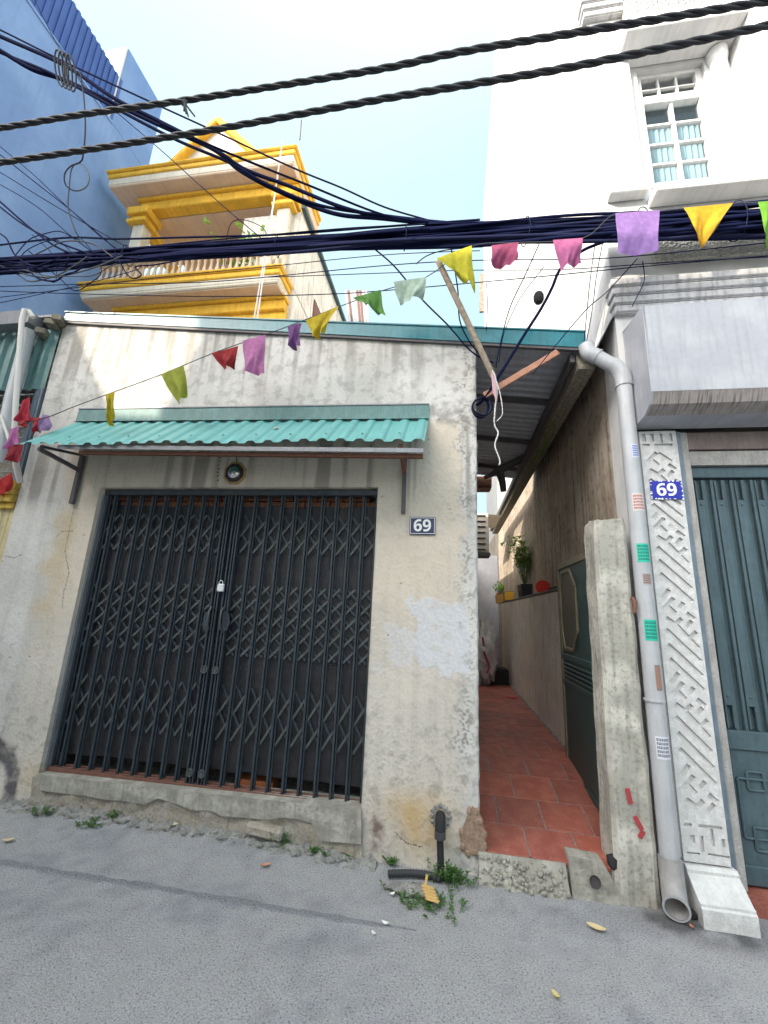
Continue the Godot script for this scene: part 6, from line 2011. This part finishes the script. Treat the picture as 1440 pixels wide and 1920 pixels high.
func make_small_things() -> void:
	# eight-sided mirror over the gate
	var c := P(440, 887, 0.012)
	var mr := thing("octagonal_mirror", "small dark eight-sided charm mirror above the folding gate", "mirror", c)
	var seg := func(rr: float) -> PackedVector2Array:
		var p := PackedVector2Array()
		for k in 8: p.append(Vector2(c.x + cos(TAU * (k + 0.5) / 8.0) * rr, c.y + sin(TAU * (k + 0.5) / 8.0) * rr))
		return p
	var b1 := MB.new(); b1.prism(seg.call(0.105), 0.0, 0.012)
	obj("backboard", b1, mat(lin(0.40, 0.26, 0.12), 0.8), mr)
	var b2 := MB.new(); b2.prism(seg.call(0.084), 0.012, 0.022)
	obj("black_rim", b2, mat(lin(0.03, 0.025, 0.025), 0.5), mr)
	var b3 := MB.new()
	b3.lathe(c + Vector3(0, 0, 0.010), [[0.0, 0.028], [0.030, 0.024], [0.050, 0.012], [0.055, 0.0]], 24, Basis(Vector3.RIGHT, PI / 2))
	obj("domed_glass", b3, mat(lin(0.75, 0.75, 0.78), 0.06, 1.0), mr)
	var b4 := MB.new()
	b4.tube([c + Vector3(0.005, 0.10, 0.0), c + Vector3(0.008, 0.135, 0.02), c + Vector3(0.0, 0.15, 0.0)], 0.005, 6)
	obj("hook", b4, M.steel_dark, mr)
	# line of small inked characters beside it, brushed on the plaster
	var ink := MB.new()
	var ir := RandomNumberGenerator.new(); ir.seed = 6
	for k in 7:
		var p := P(412 - k * 0.6, 858 + k * 7, 0.010)
		for q in 3:
			ink.bar(p + Vector3(ir.randf_range(-0.012, 0.012), ir.randf_range(-0.010, 0.010), 0), p + Vector3(ir.randf_range(-0.012, 0.012), ir.randf_range(-0.010, 0.010), 0), 0.004, 0.002)
	one("inked_characters", ink, mat(lin(0.05, 0.045, 0.04), 0.9), "vertical line of small inked characters on the plaster beside the mirror", "writing")
	# black drain stub and its hose at the foot of the wall
	var dp := thing("drain_stub", "black plastic drain elbow poking out of the plaster foot", "pipe", P(828, 1560, 0.05))
	var el := MB.new()
	var p0 := P(826, 1528, -0.01)
	el.tube(arc(p0, p0 + Vector3(0.0, 0.0, 0.075), p0 + Vector3(0.0, -0.075, 0.08), 8), 0.032, 14)
	obj("elbow", el, M.dark, dp)
	var cl := MB.new()
	cl.tube([p0 + Vector3(0, -0.055, 0.08), p0 + Vector3(0, -0.095, 0.08)], 0.036, 14)
	obj("collar", cl, mat(lin(0.06, 0.06, 0.065), 0.5), dp)
	var ho := MB.new()
	ho.tube([p0 + Vector3(0, -0.09, 0.08), p0 + Vector3(0.005, -0.2, 0.085), Vector3(p0.x + 0.012, -0.02, 0.09)], 0.021, 12)
	obj("tailpipe", ho, M.dark, dp)
	var cr := MB.new()
	for k in 12:
		var an := TAU * k / 12.0
		cr.rock(p0 + Vector3(cos(an) * 0.055, sin(an) * 0.06 - 0.005, 0.012), Vector3(0.022, 0.02, 0.012), k + 70)
	stuff(obj("broken_plaster", cr, M.rubble, dp))
	# ribbed black hose lying in the weeds, flat stone and a bundle of yellow husks
	var hz := MB.new()
	var hpth := []
	for q in [[728, 1638], [765, 1637], [800, 1640], [826, 1648]]: hpth.append(PY(q[0], q[1], 0.012))
	var hs := smooth(hpth, 14)
	var rad := []
	for k in hs.size(): rad.append(0.021 if k % 2 == 0 else 0.017)
	hz.tube(hs, rad, 12)
	one("ribbed_hose", hz, mat(lin(0.035, 0.037, 0.042), 0.7), "ribbed black hose lying on the road by the drain stub", "hose")
	var fs := MB.new()
	fs.rock(PY(772, 1668, 0.005), Vector3(0.17, 0.022, 0.075), 14)
	one("flat_stone", fs, M.rubble, "flat grey stone sunk in the road beside the weeds", "stone")
	var hk := MB.new()
	for k in 5:
		var a := PY(790 + k * 2, 1660 + k * 6, 0.03)
		hk.bar(a, a + Vector3(0.075, 0.008, 0.03), 0.02, 0.012, Vector3.UP, 0.004)
	hk.bar(PY(797, 1662, 0.03), PY(801, 1640, 0.06), 0.014, 0.010, Vector3.BACK, 0.003)
	one("dried_husks", hk, mat(lin(0.55, 0.36, 0.13), 0.8), "bundle of dried yellow husks lying in the weeds by the drain", "husks")
	# weeds
	weed(PY(848, 1650, 0.0), 0.11, 0.09, 70, 1, "thick tuft of low weeds beside the black drain stub")
	weed(PY(800, 1688, 0.0), 0.20, 0.035, 60, 2, "low creeping weeds round the flat stone")
	weed(PY(520, 1585, 0.0), 0.13, 0.085, 42, 3, "leafy weeds under the broken door sill")
	weed(PY(600, 1600, 0.0), 0.09, 0.04, 20, 4, "sparse weeds by the right end of the door sill")
	weed(PY(650, 1605, 0.0), 0.06, 0.03, 12, 41, "tiny weeds at the sill's right corner")
	weed(PY(734, 1616, 0.0), 0.04, 0.05, 16, 5, "small weed at the foot of the rusty plaster")
	weed(PY(918, 1640, 0.0), 0.04, 0.11, 24, 6, "upright weeds at the corner beside the alley threshold")
	weed(PY(78, 1524, 0.04), 0.07, 0.05, 18, 7, "weed at the left end of the broken kerb")
	weed(PY(165, 1543, 0.04), 0.10, 0.03, 16, 8, "sparse weeds among the rubble left of the gate")
	weed(PY(212, 1535, 0.04), 0.04, 0.07, 10, 9, "thin grass standing in the rubble below the gate")
	# rubble along the foot of the sill
	var r := RandomNumberGenerator.new(); r.seed = 90
	for k in 46:
		var f := k / 45.0
		var u := lerpf(55, 660, f) + r.randf_range(-8, 8)
		var v := lerpf(1512, 1592, f) + r.randf_range(-8, 10)
		var p := P(u, v, 0.03)
		p.z = r.randf_range(0.02, 0.10)
		p.y = road_y(p.x, p.z) + 0.008
		var s := r.randf_range(0.012, 0.040)
		var st := MB.new()
		st.rock(p, Vector3(s * r.randf_range(1.0, 1.8), s * 0.7, s), 700 + k)
		one("rubble_stone", st, M.rubble, "broken grey stone in the rubble below the door sill", "stone", "rubble below the door sill")
	var ap := MB.new()
	ap.grid(120, 10, func(s: float, t: float):
		var x := lerpf(-3.3, -0.45, s)
		var z := lerpf(0.17, -0.02, t)
		return Vector3(x, road_y(x, z) - 0.012 + maxf(0.0, und.get_noise_2d(x * 12.0, z * 12.0) * 0.06 + 0.035) * t, z), false)
	struct(obj("crumbled_road_edge", ap, M.rubble))
	var bs := MB.new()
	bs.cbox(P(498, 1556, 0.02), Vector3(0.26, 0.07, 0.10), 0.015, Basis(Vector3.BACK, -0.08))
	one("loose_block", bs, M.sill_low, "loose flat block wedged under the broken sill", "block")
	# litter and dry leaves on the road
	var lit := [[15, 1577, 0.035, Color(0.6, 0.46, 0.3), "pale scrap on the road at the wall's left end"], [320, 1560, 0.045, Color(0.55, 0.50, 0.32), "torn yellowish paper below the sill"], [497, 1627, 0.03, Color(0.50, 0.26, 0.16), "orange-brown dry leaf on the open road"], [722, 1733, 0.02, Color(0.75, 0.74, 0.72), "white scrap at the end of the painted shadow line"], [700, 1752, 0.015, Color(0.7, 0.7, 0.68), "smaller white scrap below the painted shadow line"], [1118, 1740, 0.045, Color(0.60, 0.48, 0.26), "curled tan leaf on the road before the stone slab"], [1042, 1866, 0.022, Color(0.55, 0.46, 0.18), "yellow leaf fragment in the middle of the road"], [360, 1578, 0.018, Color(0.62, 0.6, 0.56), "white chip on the road below the gate"], [955, 1650, 0.015, Color(0.75, 0.7, 0.68), "pale pebble at the alley threshold"], [1297, 1738, 0.015, Color(0.5, 0.2, 0.12), "red chip by the drainpipe outlet"], [735, 1677, 0.018, Color(0.75, 0.73, 0.7), "white cigarette end beside the flat stone"]]
	for q in lit:
		var p := PY(q[0], q[1], 0.0)
		p.y = road_y(p.x, p.z) + 0.006
		var lf := MB.new()
		var s: float = q[2]
		var turn := r.randf() * TAU
		lf.grid(6, 4, func(u: float, v: float):
			var a: float = (u - 0.5) * 2.0; var w: float = (v - 0.5) * 2.0 * (1.0 - a * a * 0.75)
			var x := a * s; var z := w * s * 0.5
			return p + Vector3(x * cos(turn) - z * sin(turn), 0.012 * a * a + 0.010 * absf(w) + 0.002, x * sin(turn) + z * cos(turn)))
		var m := mat(Color(q[3]).linear_to_srgb(), 0.8)
		one("litter", lf, m, q[4], "litter", "litter on the road")
	# wet black dirt by the outlet
	for k in 5:
		var d := MB.new()
		d.rock(PY(1290 + k * 9, 1712 + (k % 2) * 6, 0.0) + Vector3(0, 0.005, 0), Vector3(0.035, 0.03, 0.03), 800 + k)
		one("dirt_lump", d, M.dark, "dark wet dirt lump beside the drainpipe outlet", "dirt", "dirt by the drainpipe outlet")
